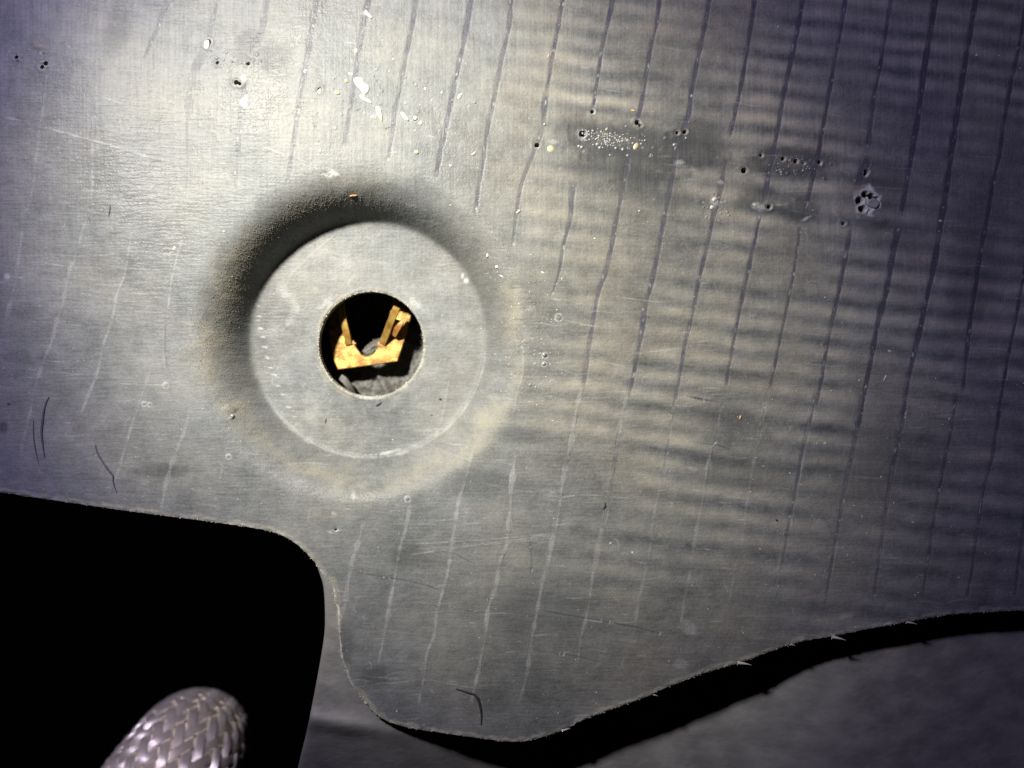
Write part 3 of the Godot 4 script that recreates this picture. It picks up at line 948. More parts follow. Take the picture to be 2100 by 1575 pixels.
func burr_mesh(x: float, y: float, length: float, turn: float) -> ArrayMesh:
	# a torn sliver of the skin: thick at its root, pointed, a little curled
	var st := SurfaceTool.new()
	st.begin(Mesh.PRIMITIVE_TRIANGLES)
	var dir := Vector2(cos(turn), sin(turn))
	var side := Vector2(-dir.y, dir.x)
	var rows := []
	for k in 7:
		var t := k / 6.0
		var wd := length * 0.16 * (1.0 - t) + 0.25
		var c := Vector2(x, y) + dir * length * t + side * (length * 0.10 * t * t)
		var z := 0.5 - 1.5 * t
		rows.append([w3(c.x - side.x * wd, c.y - side.y * wd, z), w3(c.x, c.y, z + wd * 0.5), w3(c.x + side.x * wd, c.y + side.y * wd, z - 0.5), w3(c.x, c.y, z - 3.0 * (1.0 - t) - 0.5)])
	for k in 6:
		for e in 4:
			var f := (e + 1) % 4
			for p in [rows[k][e], rows[k + 1][e], rows[k + 1][f], rows[k][e], rows[k + 1][f], rows[k][f]]:
				st.add_vertex(p)
	st.generate_normals()
	return st.commit()


func dome_mesh() -> ArrayMesh:
	var st := SurfaceTool.new()
	st.begin(Mesh.PRIMITIVE_TRIANGLES)
	st.set_smooth_group(0)
	var at := func(a: int, b: int) -> Vector3:
		var th_ := a * TAU / 10.0
		var ph := b * PI * 0.5 / 4.0
		return Vector3(cos(th_) * cos(ph), sin(ph), sin(th_) * cos(ph))
	for a in 10:
		for b in 4:
			for p in [at.call(a, b), at.call(a + 1, b + 1), at.call(a + 1, b), at.call(a, b), at.call(a, b + 1), at.call(a + 1, b + 1)]:
				st.set_smooth_group(0)
				st.add_vertex(p)
	st.generate_normals()
	return st.commit()


func crumb_mesh(seed_: int, sides := 6) -> ArrayMesh:
	# a small angular grain
	var r := RandomNumberGenerator.new()
	r.seed = seed_
	var ring := [[], []]
	for lv in 2:
		for k in sides:
			var a := (k + r.randf_range(-0.25, 0.25)) * TAU / sides
			var q := r.randf_range(0.7, 1.05)
			ring[lv].append(Vector3(cos(a) * q, -0.35 + lv * 0.75 + r.randf_range(-0.15, 0.15), sin(a) * q) * (1.0 if lv == 0 else 0.85))
	var top := Vector3(r.randf_range(-0.2, 0.2), 0.8, r.randf_range(-0.2, 0.2))
	var st := SurfaceTool.new()
	st.begin(Mesh.PRIMITIVE_TRIANGLES)
	st.set_smooth_group(-1)
	for k in sides:
		var f := (k + 1) % sides
		for p in [ring[0][k], ring[1][f], ring[0][f], ring[0][k], ring[1][k], ring[1][f], ring[1][k], top, ring[1][f]]:
			st.add_vertex(p)
	st.generate_normals()
	return st.commit()


func multi(called: String, mesh: Mesh, mat: Material, tf: Array[Transform3D], parent: Node3D) -> MultiMeshInstance3D:
	var mm := MultiMesh.new()
	mm.transform_format = MultiMesh.TRANSFORM_3D
	mm.mesh = mesh
	mm.instance_count = tf.size()
	for k in tf.size():
		mm.set_instance_transform(k, tf[k])
	var o := MultiMeshInstance3D.new()
	o.name = called
	o.multimesh = mm
	o.material_override = mat
	o.set_meta("kind", "stuff")
	parent.add_child(o, true)
	if parent != self:
		o.position = -parent.position
	return o


# ------------------------------------------------------------------ the panel underneath

func lower_h(x: float, y: float) -> float:
	var d := 24.5
	d += 96.0 * smoothstep(800.0, 1150.0, x) - 50.0 * smoothstep(1440.0, 1780.0, x)
	var f := y - (1476.0 + 0.14 * (x - 640.0))
	var ramp := 0.5 * (f + sqrt(f * f + 260.0))
	d += 0.62 * ramp * (1.0 - smoothstep(880.0, 1250.0, x))
	d -= 13.0 * exp(-pow((f - 2.0) / 15.0, 2.0)) * (1.0 - smoothstep(700.0, 860.0, x))
	d += 1.2 * warp_noise.get_noise_2d(x * 1.4 + 900.0, y * 1.4) * smoothstep(760.0, 900.0, x)
	return -d


func build_lower_panel() -> void:
	var o := thing("lower_panel", "plain dark grey panel lying under the sheet, its left edge curving in", "panel", w3(1400, 1400, -120))
	var left := smooth_path(flat([632, 1105, 640, 1135, 655, 1180, 662, 1205, 665, 1250, 664, 1300, 655, 1360, 642, 1430, 628, 1500, 610, 1575, 590, 1680]), 8.0)
	var v := PackedVector3Array()
	var n := PackedVector3Array()
	var uv := PackedVector2Array()
	var ix := PackedInt32Array()
	var ev := PackedVector3Array()
	var en := PackedVector3Array()
	var eix := PackedInt32Array()
	var cols := 260
	var rows := left.size()
	for j in rows:
		var l := left[j]
		for i in cols:
			var t := i / float(cols - 1)
			var sx := lerpf(l.x, 2340.0, t * t * 0.5 + t * 0.5)
			var p := seen(sx, l.y, lower_h(sx, l.y))
			var lip := 6.0 * exp(-pow((sx - l.x) / 5.0, 1.0)) if sx - l.x < 30.0 else 0.0
			p.z -= lip
			v.append(w3(p.x, p.y, p.z))
			uv.append(Vector2(p.x, p.y) * 0.001)
	for j in rows:
		for i in cols:
			var a := v[j * cols + maxi(i - 1, 0)]
			var b := v[j * cols + mini(i + 1, cols - 1)]
			var c := v[maxi(j - 1, 0) * cols + i]
			var d := v[mini(j + 1, rows - 1) * cols + i]
			n.append((d - c).cross(b - a).normalized())
	for j in rows - 1:
		for i in cols - 1:
			var a := j * cols + i
			for e in [a, a + 1, a + cols + 1, a, a + cols + 1, a + cols]:
				ix.append(e)
	for j in rows:
		var p := v[j * cols]
		var tn := left[mini(j + 1, rows - 1)] - left[maxi(j - 1, 0)]
		var nn := Vector3(-tn.y, 0, tn.x).normalized()
		ev.append(p)
		ev.append(p + Vector3(0.0004, -THICK * S, 0))
		en.append(nn)
		en.append(nn)
		if j > 0:
			var a := ev.size() - 4
			for e in [a, a + 2, a + 3, a, a + 3, a + 1]:
				eix.append(e)
	var euv := PackedVector2Array()
	euv.resize(ev.size())
	part("skin", commit(v, n, uv, ix), mats.lower, o)
	part("cut_edge", commit(ev, en, euv, eix), mats.lower, o)


# ------------------------------------------------------------------ what is seen through the hole

func slab(pts: PackedVector2Array, top: float, thick: float, round_: float = 1.5) -> ArrayMesh:
	# a plate of this outline (sheet coordinates, clockwise as seen) with a small chamfer
	var st := SurfaceTool.new()
	st.begin(Mesh.PRIMITIVE_TRIANGLES)
	st.set_smooth_group(-1)
	var inner := pts
	var off := Geometry2D.offset_polygon(pts, -round_, Geometry2D.JOIN_MITER)
	if off.size() == 1 and off[0].size() == pts.size():
		inner = off[0]
	else:
		inner = PackedVector2Array()
		for i in pts.size():
			var a := pts[(i + pts.size() - 1) % pts.size()]
			var b := pts[(i + 1) % pts.size()]
			var t := (b - a).normalized()
			inner.append(pts[i] + Vector2(-t.y, t.x) * round_)
	if inner.size() == pts.size() and off.size() == 1 and off[0].size() == pts.size():
		# line the offset polygon's start up with the outline's
		var best := 0
		for i in inner.size():
			if inner[i].distance_to(pts[0]) < inner[best].distance_to(pts[0]):
				best = i
		var turned := PackedVector2Array()
		for i in inner.size():
			turned.append(inner[(i + best) % inner.size()])
		inner = turned
	var tris := Geometry2D.triangulate_polygon(inner)
	for k in range(0, tris.size(), 3):
		var a := inner[tris[k]]
		var b := inner[tris[k + 1]]
		var c := inner[tris[k + 2]]
		if (b - a).cross(c - a) < 0.0:
			var sw := b
			b = c
			c = sw
		for p in [a, b, c]:
			st.add_vertex(w3(p.x, p.y, top))
		for p in [a, c, b]:
			st.add_vertex(w3(p.x, p.y, top - thick))
	var cw := 0.0
	for i in pts.size():
		cw += pts[i].cross(pts[(i + 1) % pts.size()])
	for i in pts.size():
		var f := (i + 1) % pts.size()
		var lv := [[inner, top], [pts, top - round_], [pts, top - thick + round_], [inner, top - thick]]
		for k in 3:
			var a: Vector3 = w3(lv[k][0][i].x, lv[k][0][i].y, lv[k][1])
			var b: Vector3 = w3(lv[k][0][f].x, lv[k][0][f].y, lv[k][1])
			var c: Vector3 = w3(lv[k + 1][0][f].x, lv[k + 1][0][f].y, lv[k + 1][1])
			var d: Vector3 = w3(lv[k + 1][0][i].x, lv[k + 1][0][i].y, lv[k + 1][1])
			for p in ([a, c, b, a, d, c] if cw > 0.0 else [a, b, c, a, c, d]):
				st.add_vertex(p)
	st.generate_normals()
	return st.commit()


func strip(path: Array, width: float, thick: float) -> ArrayMesh:
	# a flat spring finger along points of (x, y, h), with a flat cross-section
	var st := SurfaceTool.new()
	st.begin(Mesh.PRIMITIVE_TRIANGLES)
	var c3 := Curve3D.new()
	for i in path.size():
		var p: Vector3 = path[i]
		var a: Vector3 = path[maxi(i - 1, 0)]
		var b: Vector3 = path[mini(i + 1, path.size() - 1)]
		c3.add_point(p, -(b - a) / 6.0, (b - a) / 6.0)
	c3.bake_interval = 3.0
	var pts := c3.get_baked_points()
	var rows := []
	for i in pts.size():
		var t := (pts[mini(i + 1, pts.size() - 1)] - pts[maxi(i - 1, 0)]).normalized()
		var side := t.cross(Vector3(0, 0, 1)).normalized()
		var up := side.cross(t).normalized()
		var wd := width * 0.5
		var row := []
		for k in 8:
			var a := [[-1, 0.55], [-0.9, 1], [0.9, 1], [1, 0.55], [1, -0.55], [0.9, -1], [-0.9, -1], [-1, -0.55]]
			var q: Vector3 = pts[i] + side * (wd * a[k][0]) + up * (thick * 0.5 * a[k][1])
			row.append(w3(q.x, q.y, q.z))
		rows.append(row)
	st.set_smooth_group(-1)
	for i in rows.size() - 1:
		for k in 8:
			var f := (k + 1) % 8
			for p in [rows[i][k], rows[i + 1][f], rows[i + 1][k], rows[i][k], rows[i][f], rows[i + 1][f]]:
				st.add_vertex(p)
	for e in [0, rows.size() - 1]:
		for k in range(1, 7):
			for p in [rows[e][0], rows[e][k], rows[e][k + 1]]:
				st.add_vertex(p)
	st.generate_normals()
	return st.commit()


func build_clip() -> void:
	var d := -DEP - 68.0
	var o := thing("spring_clip", "rust-spotted gold spring clip with two prongs, under the round hole", "clip", seen(760, 700, d).x * Vector3.ZERO + w3(seen(760, 700, d).x, seen(760, 700, d).y, d))
	var outline := PackedVector2Array()
	for p in flat([668, 600, 674, 690, 681, 733, 693, 758, 754, 750, 815, 741, 833, 687, 845, 640, 852, 590, 808, 590, 800, 640, 786, 690, 775, 712, 768, 723, 759, 730, 750, 731, 741, 727, 731, 714, 722, 695, 712, 660, 706, 630, 702, 590]):
		var q := seen(p.x, p.y, d)
		outline.append(Vector2(q.x, q.y))
	outline.reverse()
	part("plate", slab(outline, d, 8.0, 1.6), mats.gold, o)
	part("prong", strip([seen(715, 706, d + 2), seen(711, 685, d + 10), seen(704, 655, d + 18), seen(699, 622, d + 20), seen(696, 596, d + 18)], 15.0, 5.0), mats.gold, o)
	part("prong", strip([seen(784, 705, d + 2), seen(790, 690, d + 12), seen(799, 666, d + 32), seen(808, 645, d + 48), seen(814, 630, d + 55)], 16.0, 5.0), mats.gold, o)
	part("tab", strip([seen(806, 686, d + 12), seen(811, 676, d + 24), seen(817, 665, d + 30), seen(820, 657, d + 30)], 19.0, 5.0), mats.rust, o)
	for p in [[719, 703, 11.0, 5.0, 0.4], [781, 706, 8.0, 7.0, 0.3]]:
		var q := seen(p[0], p[1], d)
		var ring := PackedVector2Array()
		for k in 14:
			var a := -k * TAU / 14
			var rr := 1.0 + 0.25 * sin(k * 2.3 + p[0])
			ring.append(Vector2(q.x + cos(a) * p[2] * rr, q.y + sin(a) * p[3] * rr))
		part("rust_patch", slab(ring, d + 0.9, 1.6, 0.4), mats.rust, o)


func build_bracket() -> void:
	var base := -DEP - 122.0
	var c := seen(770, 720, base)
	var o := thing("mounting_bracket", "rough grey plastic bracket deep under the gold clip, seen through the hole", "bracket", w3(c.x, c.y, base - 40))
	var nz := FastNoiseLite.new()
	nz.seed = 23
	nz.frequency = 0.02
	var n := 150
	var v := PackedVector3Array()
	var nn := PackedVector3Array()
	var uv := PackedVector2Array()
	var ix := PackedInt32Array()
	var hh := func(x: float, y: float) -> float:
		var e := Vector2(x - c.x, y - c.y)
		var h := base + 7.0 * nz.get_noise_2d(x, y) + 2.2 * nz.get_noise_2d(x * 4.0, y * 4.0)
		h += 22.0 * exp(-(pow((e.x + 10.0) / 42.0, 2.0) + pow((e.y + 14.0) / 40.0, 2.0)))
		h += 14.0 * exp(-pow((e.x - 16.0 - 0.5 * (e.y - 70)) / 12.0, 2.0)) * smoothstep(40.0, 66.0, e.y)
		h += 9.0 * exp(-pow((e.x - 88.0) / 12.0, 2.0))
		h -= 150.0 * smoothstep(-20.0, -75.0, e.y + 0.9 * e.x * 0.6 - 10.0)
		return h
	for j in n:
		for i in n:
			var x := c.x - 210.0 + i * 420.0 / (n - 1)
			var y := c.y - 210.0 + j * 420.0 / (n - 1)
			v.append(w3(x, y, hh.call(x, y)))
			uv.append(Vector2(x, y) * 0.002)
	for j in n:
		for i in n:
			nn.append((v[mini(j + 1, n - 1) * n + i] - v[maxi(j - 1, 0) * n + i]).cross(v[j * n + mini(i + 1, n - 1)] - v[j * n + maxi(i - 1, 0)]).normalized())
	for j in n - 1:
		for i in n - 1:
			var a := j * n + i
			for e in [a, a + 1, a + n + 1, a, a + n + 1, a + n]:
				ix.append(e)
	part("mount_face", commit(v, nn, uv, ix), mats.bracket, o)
	part("nub", strip([seen(700, 774, base + 36), seen(708, 781, base + 40), seen(716, 792, base + 36), seen(722, 803, base + 26), seen(727, 815, base + 10)], 15.0, 11.0), mats.bracket, o)
	# crumbs lodged in the clip's slot
	var tf: Array[Transform3D] = []
	for k in 26:
		var p := seen(rng.randf_range(722, 772), rng.randf_range(684, 726), base + 22)
		var s := rng.randf_range(1.0, 4.0)
		var b := Basis.from_euler(Vector3(rng.randf_range(-0.6, 0.6), rng.randf() * TAU, rng.randf_range(-0.6, 0.6))).scaled_local(Vector3(s * rng.randf_range(0.8, 2.6), s * 0.6, s * 0.7) * S)
		tf.append(Transform3D(b, w3(p.x, p.y, hh.call(p.x, p.y) + 1.0)))
	var g := multi("grit", crumb_mesh(8), mats.dust, tf, self)
	tag(g, "crumbs of grit on the bracket inside the clip's slot", "grit", "", "stuff")


# ------------------------------------------------------------------ the braided hose

func build_hose() -> void:
	var o := thing("braided_hose", "steel braided hose rising from the dark gap", "hose", Vector3.ZERO)
	var c3 := Curve3D.new()
	var path := [seen(40, 2050, -250), seen(200, 1815, -330), seen(306, 1655, -410), seen(366, 1572, -500), seen(394, 1536, -620), seen(400, 1528, -780), seen(398, 1530, -960)]
	for i in path.size():
		var a: Vector3 = path[maxi(i - 1, 0)]
		var b: Vector3 = path[mini(i + 1, path.size() - 1)]
		c3.add_point(path[i], -(b - a) / 6.0, (b - a) / 6.0)
	c3.bake_interval = 4.0
	var pts := c3.get_baked_points()
	o.position = w3(pts[pts.size() - 1].x, pts[pts.size() - 1].y, pts[pts.size() - 1].z)
	# frames without twist
	var fr := []
	var side := Vector3(1, 0, 0)
	var run := 0.0
	for i in pts.size():
		var t := (pts[mini(i + 1, pts.size() - 1)] - pts[maxi(i - 1, 0)]).normalized()
		side = (side - t * side.dot(t)).normalized()
		if i > 0:
			run += pts[i].distance_to(pts[i - 1])
		fr.append([pts[i], side, t.cross(side), run])
	var radius := 150.0
	var count := 32
	var omega := 1.0 / (radius * 1.05)
	var wires := 6
	for way in [1, -1]:
		for k in count:
			var v := PackedVector3Array()
			var nn := PackedVector3Array()
			var uv := PackedVector2Array()
			var ix := PackedInt32Array()
			var across := wires * 4 + 1
			for i in fr.size():
				var f: Array = fr[i]
				var s: float = f[3]
				var other: float = k + way * count * omega * s / PI
				var lift: float = way * 5.0 * sin(PI / 2.0 * (other + k) + PI / 4.0)
				var half := PI / count * 0.93
				for q in across:
					var u := q / float(across - 1) * 2.0 - 1.0
					var ang: float = TAU * k / count + way * omega * s + u * half * (1.0 + 0.04 * sin(k * 5.0 + i * 0.3))
					var bump := absf(sin((q / 4.0) * PI))
					var r := radius + lift + 3.8 * bump - 4.0 * pow(absf(u), 6.0)
					var p: Vector3 = f[0] + (f[1] * cos(ang) + f[2] * sin(ang)) * r
					v.append(w3(p.x, p.y, p.z))
					uv.append(Vector2(u, s))
			var rows := fr.size()
			for i in rows:
				for q in across:
					var a := v[maxi(i - 1, 0) * across + q]
					var b := v[mini(i + 1, rows - 1) * across + q]
					var c := v[i * across + maxi(q - 1, 0)]
					var d := v[i * across + mini(q + 1, across - 1)]
					var m := (b - a).cross(d - c).normalized()
					var f: Array = fr[i]
					var outw: Vector3 = v[i * across + q] - w3(f[0].x, f[0].y, f[0].z)
					nn.append(m if m.dot(outw) > 0 else -m)
			for i in rows - 1:
				for q in across - 1:
					var a := i * across + q
					for e in [a, a + across, a + across + 1, a, a + across + 1, a + 1]:
						ix.append(e)
			part("braid_strand", commit(v, nn, uv, ix), mats.wire, o)
	# the rubber core
	var cv := PackedVector3Array()
	var cn := PackedVector3Array()
	var cu := PackedVector2Array()
	var ci := PackedInt32Array()
	for i in fr.size():
		for q in 33:
			var ang := q * TAU / 32.0
			var dir: Vector3 = fr[i][1] * cos(ang) + fr[i][2] * sin(ang)
			var p: Vector3 = fr[i][0] + dir * (radius - 12.0)
			cv.append(w3(p.x, p.y, p.z))
			cn.append(Vector3(dir.x, dir.z, dir.y))
			cu.append(Vector2(q, i))
			if i > 0 and q > 0:
				var a := cv.size() - 1
				for e in [a, a - 1, a - 34, a, a - 34, a - 33]:
					ci.append(e)
	part("core_tube", commit(cv, cn, cu, ci), mats.core, o)


# ------------------------------------------------------------------ loose bits on the sheet

func bit(called: String, label: String, category: String, x: float, y: float, size: Vector3, turn: float, mat: Material, seed_: int, group := "", sides := 6) -> void:
	var c := on_sheet(x, y)
	var o := MeshInstance3D.new()
	o.name = numbered(called)
	o.mesh = crumb_mesh(seed_, sides)
	o.material_override = mat
	add_child(o, true)
	o.transform = Transform3D(Basis(Vector3.UP, -turn).scaled_local(size * S), w3(c.x, c.y, sheet_h(c.x, c.y) + size.y * 0.3))
	tag(o, label, category, group)


func hair(called: String, label: String, pts: Array, width: float, mat: Material, category: String, group := "") -> void:
	var path := smooth_path(flat(pts), 3.0)
	var st := SurfaceTool.new()
	st.begin(Mesh.PRIMITIVE_TRIANGLES)
	var rows := []
	var total := path.size() - 1
	for i in path.size():
		var c := on_sheet(path[i].x, path[i].y)
		var t := (path[mini(i + 1, total)] - path[maxi(i - 1, 0)]).normalized()
		var sd_ := Vector2(-t.y, t.x)
		var k := i / float(total)
		var wd := width * 0.44 * (0.25 + 0.65 * sin(PI * clampf(k * 0.9 + 0.08, 0, 1))) * (1.0 + 0.3 * lump_noise.get_noise_1d(i * 20.0))
		var h := sheet_h(c.x, c.y)
		var row := []
		for q in 6:
			var a := q * TAU / 6.0
			row.append(w3(c.x + sd_.x * cos(a) * wd, c.y + sd_.y * cos(a) * wd, h + 0.5 + (0.5 + sin(a) * 0.5) * minf(wd, 2.0)))
		rows.append(row)
	for i in rows.size() - 1:
		for q in 6:
			var f := (q + 1) % 6
			for p in [rows[i][q], rows[i + 1][q], rows[i + 1][f], rows[i][q], rows[i + 1][f], rows[i][f]]:
				st.add_vertex(p)
	st.generate_normals()
	var o := MeshInstance3D.new()
	o.name = numbered(called)
	o.mesh = st.commit()
	o.material_override = mat
	add_child(o, true)
	tag(o, label, category, group)


func flake(label: String, pts: Array, mat: Material, high: float) -> void:
	# a thin chip of dried resin: a low mound over this outline
	var ring := PackedVector2Array()
	var mid := Vector2.ZERO
	for p in smooth_path(flat(pts + [pts[0], pts[1]]), 2.5):
		var c := on_sheet(p.x, p.y)
		ring.append(c)
		mid += c
	mid /= ring.size()
	var st := SurfaceTool.new()
	st.begin(Mesh.PRIMITIVE_TRIANGLES)
	var levels := [[1.0, -0.5], [0.96, high * 0.6], [0.82, high], [0.5, high * 0.75]]
	var h := sheet_h(mid.x, mid.y)
	var rows := []
	for lv in levels:
		var row := []
		for i in ring.size():
			var c: Vector2 = mid + (ring[i] - mid) * lv[0]
			row.append(w3(c.x, c.y, h + lv[1] + 0.6 * lump_noise.get_noise_2d(c.x * 6, c.y * 6)))
		rows.append(row)
	for k in levels.size() - 1:
		for i in ring.size() - 1:
			for p in [rows[k][i], rows[k][i + 1], rows[k + 1][i + 1], rows[k][i], rows[k + 1][i + 1], rows[k + 1][i]]:
				st.add_vertex(p)
	var top := w3(mid.x, mid.y, h + high * 0.7)
	for i in ring.size() - 1:
		for p in [rows[3][i], rows[3][i + 1], top]:
			st.add_vertex(p)
	st.generate_normals()
	var o := MeshInstance3D.new()
	o.name = numbered("resin_flake")
	o.mesh = st.commit()
	o.material_override = mat
	add_child(o, true)
	tag(o, label, "flake", "flakes of resin on the sheet")


func build_debris() -> void:
	# dust and crumbs in the shaded side of the recess
	var tf: Array[Transform3D] = []
	for k in 9000:
		var ang := rng.randfn(3.75, 0.8)
		var rr := 302.0 + rng.randfn(0, 20.0)
		if k % 6 == 0:
			ang = rng.randf() * TAU
			rr = rng.randf_range(260.0, 360.0)
		var x := DX + cos(ang) * rr
		var y := DY + sin(ang) * rr
		var s := absf(rng.randfn(0.0, 0.36)) + 0.32
		var b := Basis.from_euler(Vector3(rng.randf_range(-0.5, 0.5), rng.randf() * TAU, rng.randf_range(-0.5, 0.5))).scaled_local(Vector3(s * rng.randf_range(0.7, 1.5), s * 0.8, s) * S)
		tf.append(Transform3D(b, w3(x, y, sheet_h(x, y) + 0.2 * s)))
	var d := multi("recess_dust", crumb_mesh(5), mats.dust, tf, self)
	tag(d, "fine brown dust and crumbs lying round the wall of the recess", "dust", "", "stuff")
	var tf2: Array[Transform3D] = []
	for k in 520:
		var x := rng.randf_range(-100, 2200)
		var y := rng.randf_range(-100, 1500)
		if k % 3 == 0:
			x = rng.randf_range(980, 1160)
			y = rng.randf_range(520, 860)
		elif k % 3 == 1:
			x = rng.randf_range(1500, 2100)
			y = rng.randf_range(760, 1240)
		if y > edge_y(x) - 10.0 or Vector2(x - HOLE.x, y - HOLE.y).length() < 130.0:
			continue
		var s := absf(rng.randfn(0.0, 0.7)) + 0.4
		var b := Basis.from_euler(Vector3(0, rng.randf() * TAU, rng.randf_range(-0.3, 0.3))).scaled_local(Vector3(s * rng.randf_range(0.7, 1.8), s * 0.6, s) * S)
		tf2.append(Transform3D(b, w3(x, y, sheet_h(x, y) + 0.2 * s)))
	var e := multi("speck_dust", crumb_mesh(6), mats.speck, tf2, self)
	tag(e, "tiny pale specks of grit scattered over the sheet", "grit", "", "stuff")

	bit("wood_splinter", "orange-brown splinter on the upper lip of the recess", "splinter", 725, 401, Vector3(12, 3, 2.8), -0.08, mats.wood, 101)
	bit("black_sliver", "short thick black sliver just below the round hole", "sliver", 777, 829, Vector3(11, 2.6, 3.0), -0.55, mats.black, 102)
	bit("black_sliver", "thin upright dark sliver on the recess floor, lower left of the hole", "sliver", 668, 863, Vector3(2.0, 1.6, 7.5), 0.1, mats.ink, 103)
	bit("seed", "tan seed-shaped crumb alone among the cross bands", "crumb", 1518, 856, Vector3(2.6, 2.2, 5.5), 0.3, mats.straw, 104)
	bit("yellow_crumb", "bright yellow crumb above the cluster of blisters, beside a dark line", "crumb", 1298, 227, Vector3(5.5, 2.4, 2.8), 0.4, mats.straw, 105)
	bit("yellow_crumb", "tiny yellow upright crumb beside a dark line near the top edge", "crumb", 1125, 115, Vector3(2.0, 2, 4), 0.1, mats.straw, 106)
	bit("resin_rod", "pale rod-shaped crumb lying across the bent dark line right of the recess", "crumb", 1063, 434, Vector3(7.5, 2.6, 3.0), -0.75, mats.resin, 107)
	bit("resin_rod", "pale rod-shaped crumb between two dark lines above the recess", "crumb", 972, 315, Vector3(7.5, 2.4, 3.2), -0.6, mats.resin, 108)
	bit("dark_chip", "small dark chip at the far left above the longest black hair", "chip", 18, 828, Vector3(4.2, 1.8, 2.0), 0.3, mats.black, 109)
	bit("dark_chip", "small dark chip on the right side of the recess floor beside a pale scratch", "chip", 903, 819, Vector3(4.0, 2.2, 2.8), 0.5, mats.black, 110)
	bit("dark_chip", "dark speck on the right side of the recess floor near the bright rim", "chip", 885, 852, Vector3(3.0, 1.6, 2.0), 0.3, mats.ink, 111)
	bit("dark_chip", "dark chip low in the cross bands, edge of a dark line", "chip", 1593, 1067, Vector3(3.6, 1.8, 2.6), 0.8, mats.black, 112)
	# crumbs of resin
	for c in [[854, 312, 6.0, "large round yellowish crumb above the recess's upper right"], [692, 190, 6.2, "round olive crumb at the lower left of the biggest pale flake"], [710, 166, 5.2, "olive oval crumb at the upper left of the biggest pale flake"]]:
		bit("resin_crumb", c[3], "crumb", c[0], c[1], Vector3(c[2], c[2] * 0.55, c[2] * 0.9), 0.4, mats.resin_yellow, int(c[0]), "", 9)
	for c in [[719, 152, 6.0, 3.6, "pale chip touching the dark line just above the biggest flake"], [730, 104, 4.0, 5.5, "pale pear-shaped chip on the left of a dark line, high above the biggest flake"], [626, 146, 3.0, 5.0, "small pale chip on the dark line left of the biggest flake"], [655, 187, 4.0, 7.0, "pale hooked chip by a pore, left of the olive crumbs"], [807, 121, 3.0, 3.0, "tiny white grain between two dark lines near the top"], [872, 182, 3.0, 3.4, "white grain right of the biggest flake, alone between two dark lines"], [906, 190, 3.4, 3.6, "yellowish grain on the left side of a dark line right of the biggest flake"], [943, 197, 4.0, 8.0, "long pale chip against the right side of a dark line"],
			[862, 252, 4.6, 5.2, "smooth white oval chip under the ringed pore"], [852, 242, 5.0, 5.0, "pale ringed chip beside the smooth white oval"], [924, 340, 3.6, 3.0, "white grain above the recess's upper right, close to a dark line"], [656, 309, 3.4, 3.6, "white grain above the recess, between two fading dark lines"], [764, 240, 4.4, 3.2, "white chip to the left of the leaf-shaped flake"], [459, 475, 2.6, 2.6, "white grain left of the recess"],
			[1000, 523, 3.6, 5.0, "pale upright chip at the recess's right shoulder, topmost of three"], [1019, 547, 5.0, 4.0, "pale square chip at the recess's right shoulder, middle of three"], [1030, 567, 7.0, 2.2, "pale sliver at the recess's right shoulder, lowest of three"], [1113, 559, 6.0, 2.6, "white flat chip right of the recess's shoulder"], [357, 510, 4.0, 5.0, "yellowish oval grain left of the recess"], [1824, 720, 5.0, 3.0, "white chip between dark lines in the dim right part"], [1815, 775, 2.4, 9.0, "pale upright sliver in the dim right part, below the white chip"], [1692, 909, 4.6, 3.0, "white chip in the dim lower right"], [2003, 113, 3.2, 3.2, "pale grain in the dark top right corner"], [1596, 55, 2.4, 3.4, "white grain between dark lines near the top right"], [1297, 1133, 2.6, 2.4, "white grain low on the sheet below the cross bands"], [1252, 1114, 2.2, 3.0, "small white grain at the end of a pale line low on the sheet"], [1872, 1071, 3.4, 2.2, "white grain far down in the dim lower right"], [750, 1441, 5.0, 3.4, "white chip on the curved edge where the shadow gap begins"],
			[1465, 409, 6.0, 7.0, "pale crumb in a dark line, upper one of a pair right of the smudge"], [1460, 425, 5.0, 5.0, "pale crumb in a dark line, lower one of a pair right of the smudge"], [1548, 420, 6.0, 4.0, "white crumbly chip at the left of a pore under the row of pores"], [1929, 453, 4.4, 3.6, "pinkish white grain in the dark line right of the big crater"]]:
		bit("resin_chip", c[4], "chip", c[0], c[1], Vector3(c[2], minf(c[2], c[3]) * 0.5, c[3]), 0.5, mats.resin_white if int(c[0]) % 3 else mats.resin, int(c[0] * 3 + c[1]), "", 8)
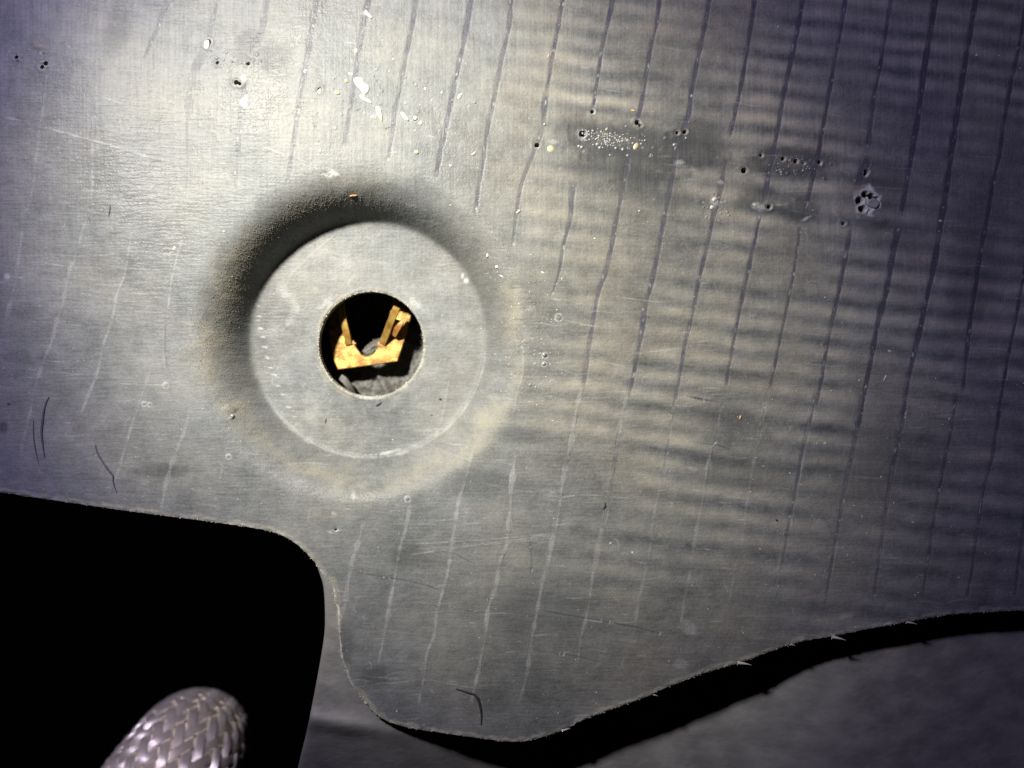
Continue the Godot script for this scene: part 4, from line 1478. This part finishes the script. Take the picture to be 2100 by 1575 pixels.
	# flakes
	flake("biggest pale peeled flake, lying across a dark line", [724, 161, 732, 158, 742, 160, 748, 170, 757, 177, 757, 187, 750, 195, 744, 194, 741, 188, 738, 183, 728, 174], mats.resin, 3.0)
	flake("white curled tail of a flake, just under the biggest one", [743, 193, 748, 195, 750, 201, 763, 209, 762, 213, 750, 208, 740, 202, 737, 196], mats.resin_white, 2.6)
	flake("leaf-shaped tan flake pointing down, below the biggest one", [770, 218, 777, 217, 782, 226, 784, 250, 779, 244, 772, 232], mats.resin_yellow, 2.4)
	flake("smooth white drop-shaped flake right of the leaf-shaped one", [821, 231, 827, 230, 834, 239, 839, 247, 834, 248, 825, 240], mats.resin_white, 3.0)
	flake("white splinter-like flake at the very top, across a dark line", [749, 20, 753, 24, 764, 37, 761, 39, 754, 34, 748, 28], mats.resin_white, 3.2)
	flake("squarish pale flake by a pore at the upper left", [420, 84, 428, 82, 430, 92, 426, 101, 418, 98], mats.resin, 2.0)
	flake("mauve flap of skin inside the largest crater", [1779, 413, 1790, 406, 1800, 411, 1803, 420, 1795, 428, 1782, 424, 1776, 418], mats.blister, 4.0)
	# dark hairs
	hair("dark_hair", "longest black curved hair at the left edge of the sheet", [101, 814, 96, 824, 91, 840, 88, 862, 86, 885, 88, 910, 92, 938], 6.0, mats.ink, "hair")
	hair("dark_hair", "thin faint dark hair just left of the longest one", [69, 862, 69, 885, 71, 910, 77, 940, 80, 955], 3.0, mats.ink, "hair")
	hair("dark_hair", "dark hair slanting down to the cut edge at the lower left", [196, 912, 200, 928, 212, 948, 224, 965, 232, 976, 233, 990, 240, 1012], 5.0, mats.ink, "hair")
	hair("dark_hair", "hook-shaped black hair near the bottom tip of the sheet", [935, 1412, 955, 1418, 974, 1425, 982, 1438, 987, 1462, 987, 1487], 7.0, mats.black, "hair")
	hair("dark_hair", "tiny black hook beside a pale line below the cross bands", [1241, 1030, 1241, 1038, 1236, 1045], 4.5, mats.black, "hair")
	hair("dark_hair", "short straight dark hair at the upper left, left of the recess", [226, 420, 225, 432, 223, 445], 3.0, mats.ink, "hair")
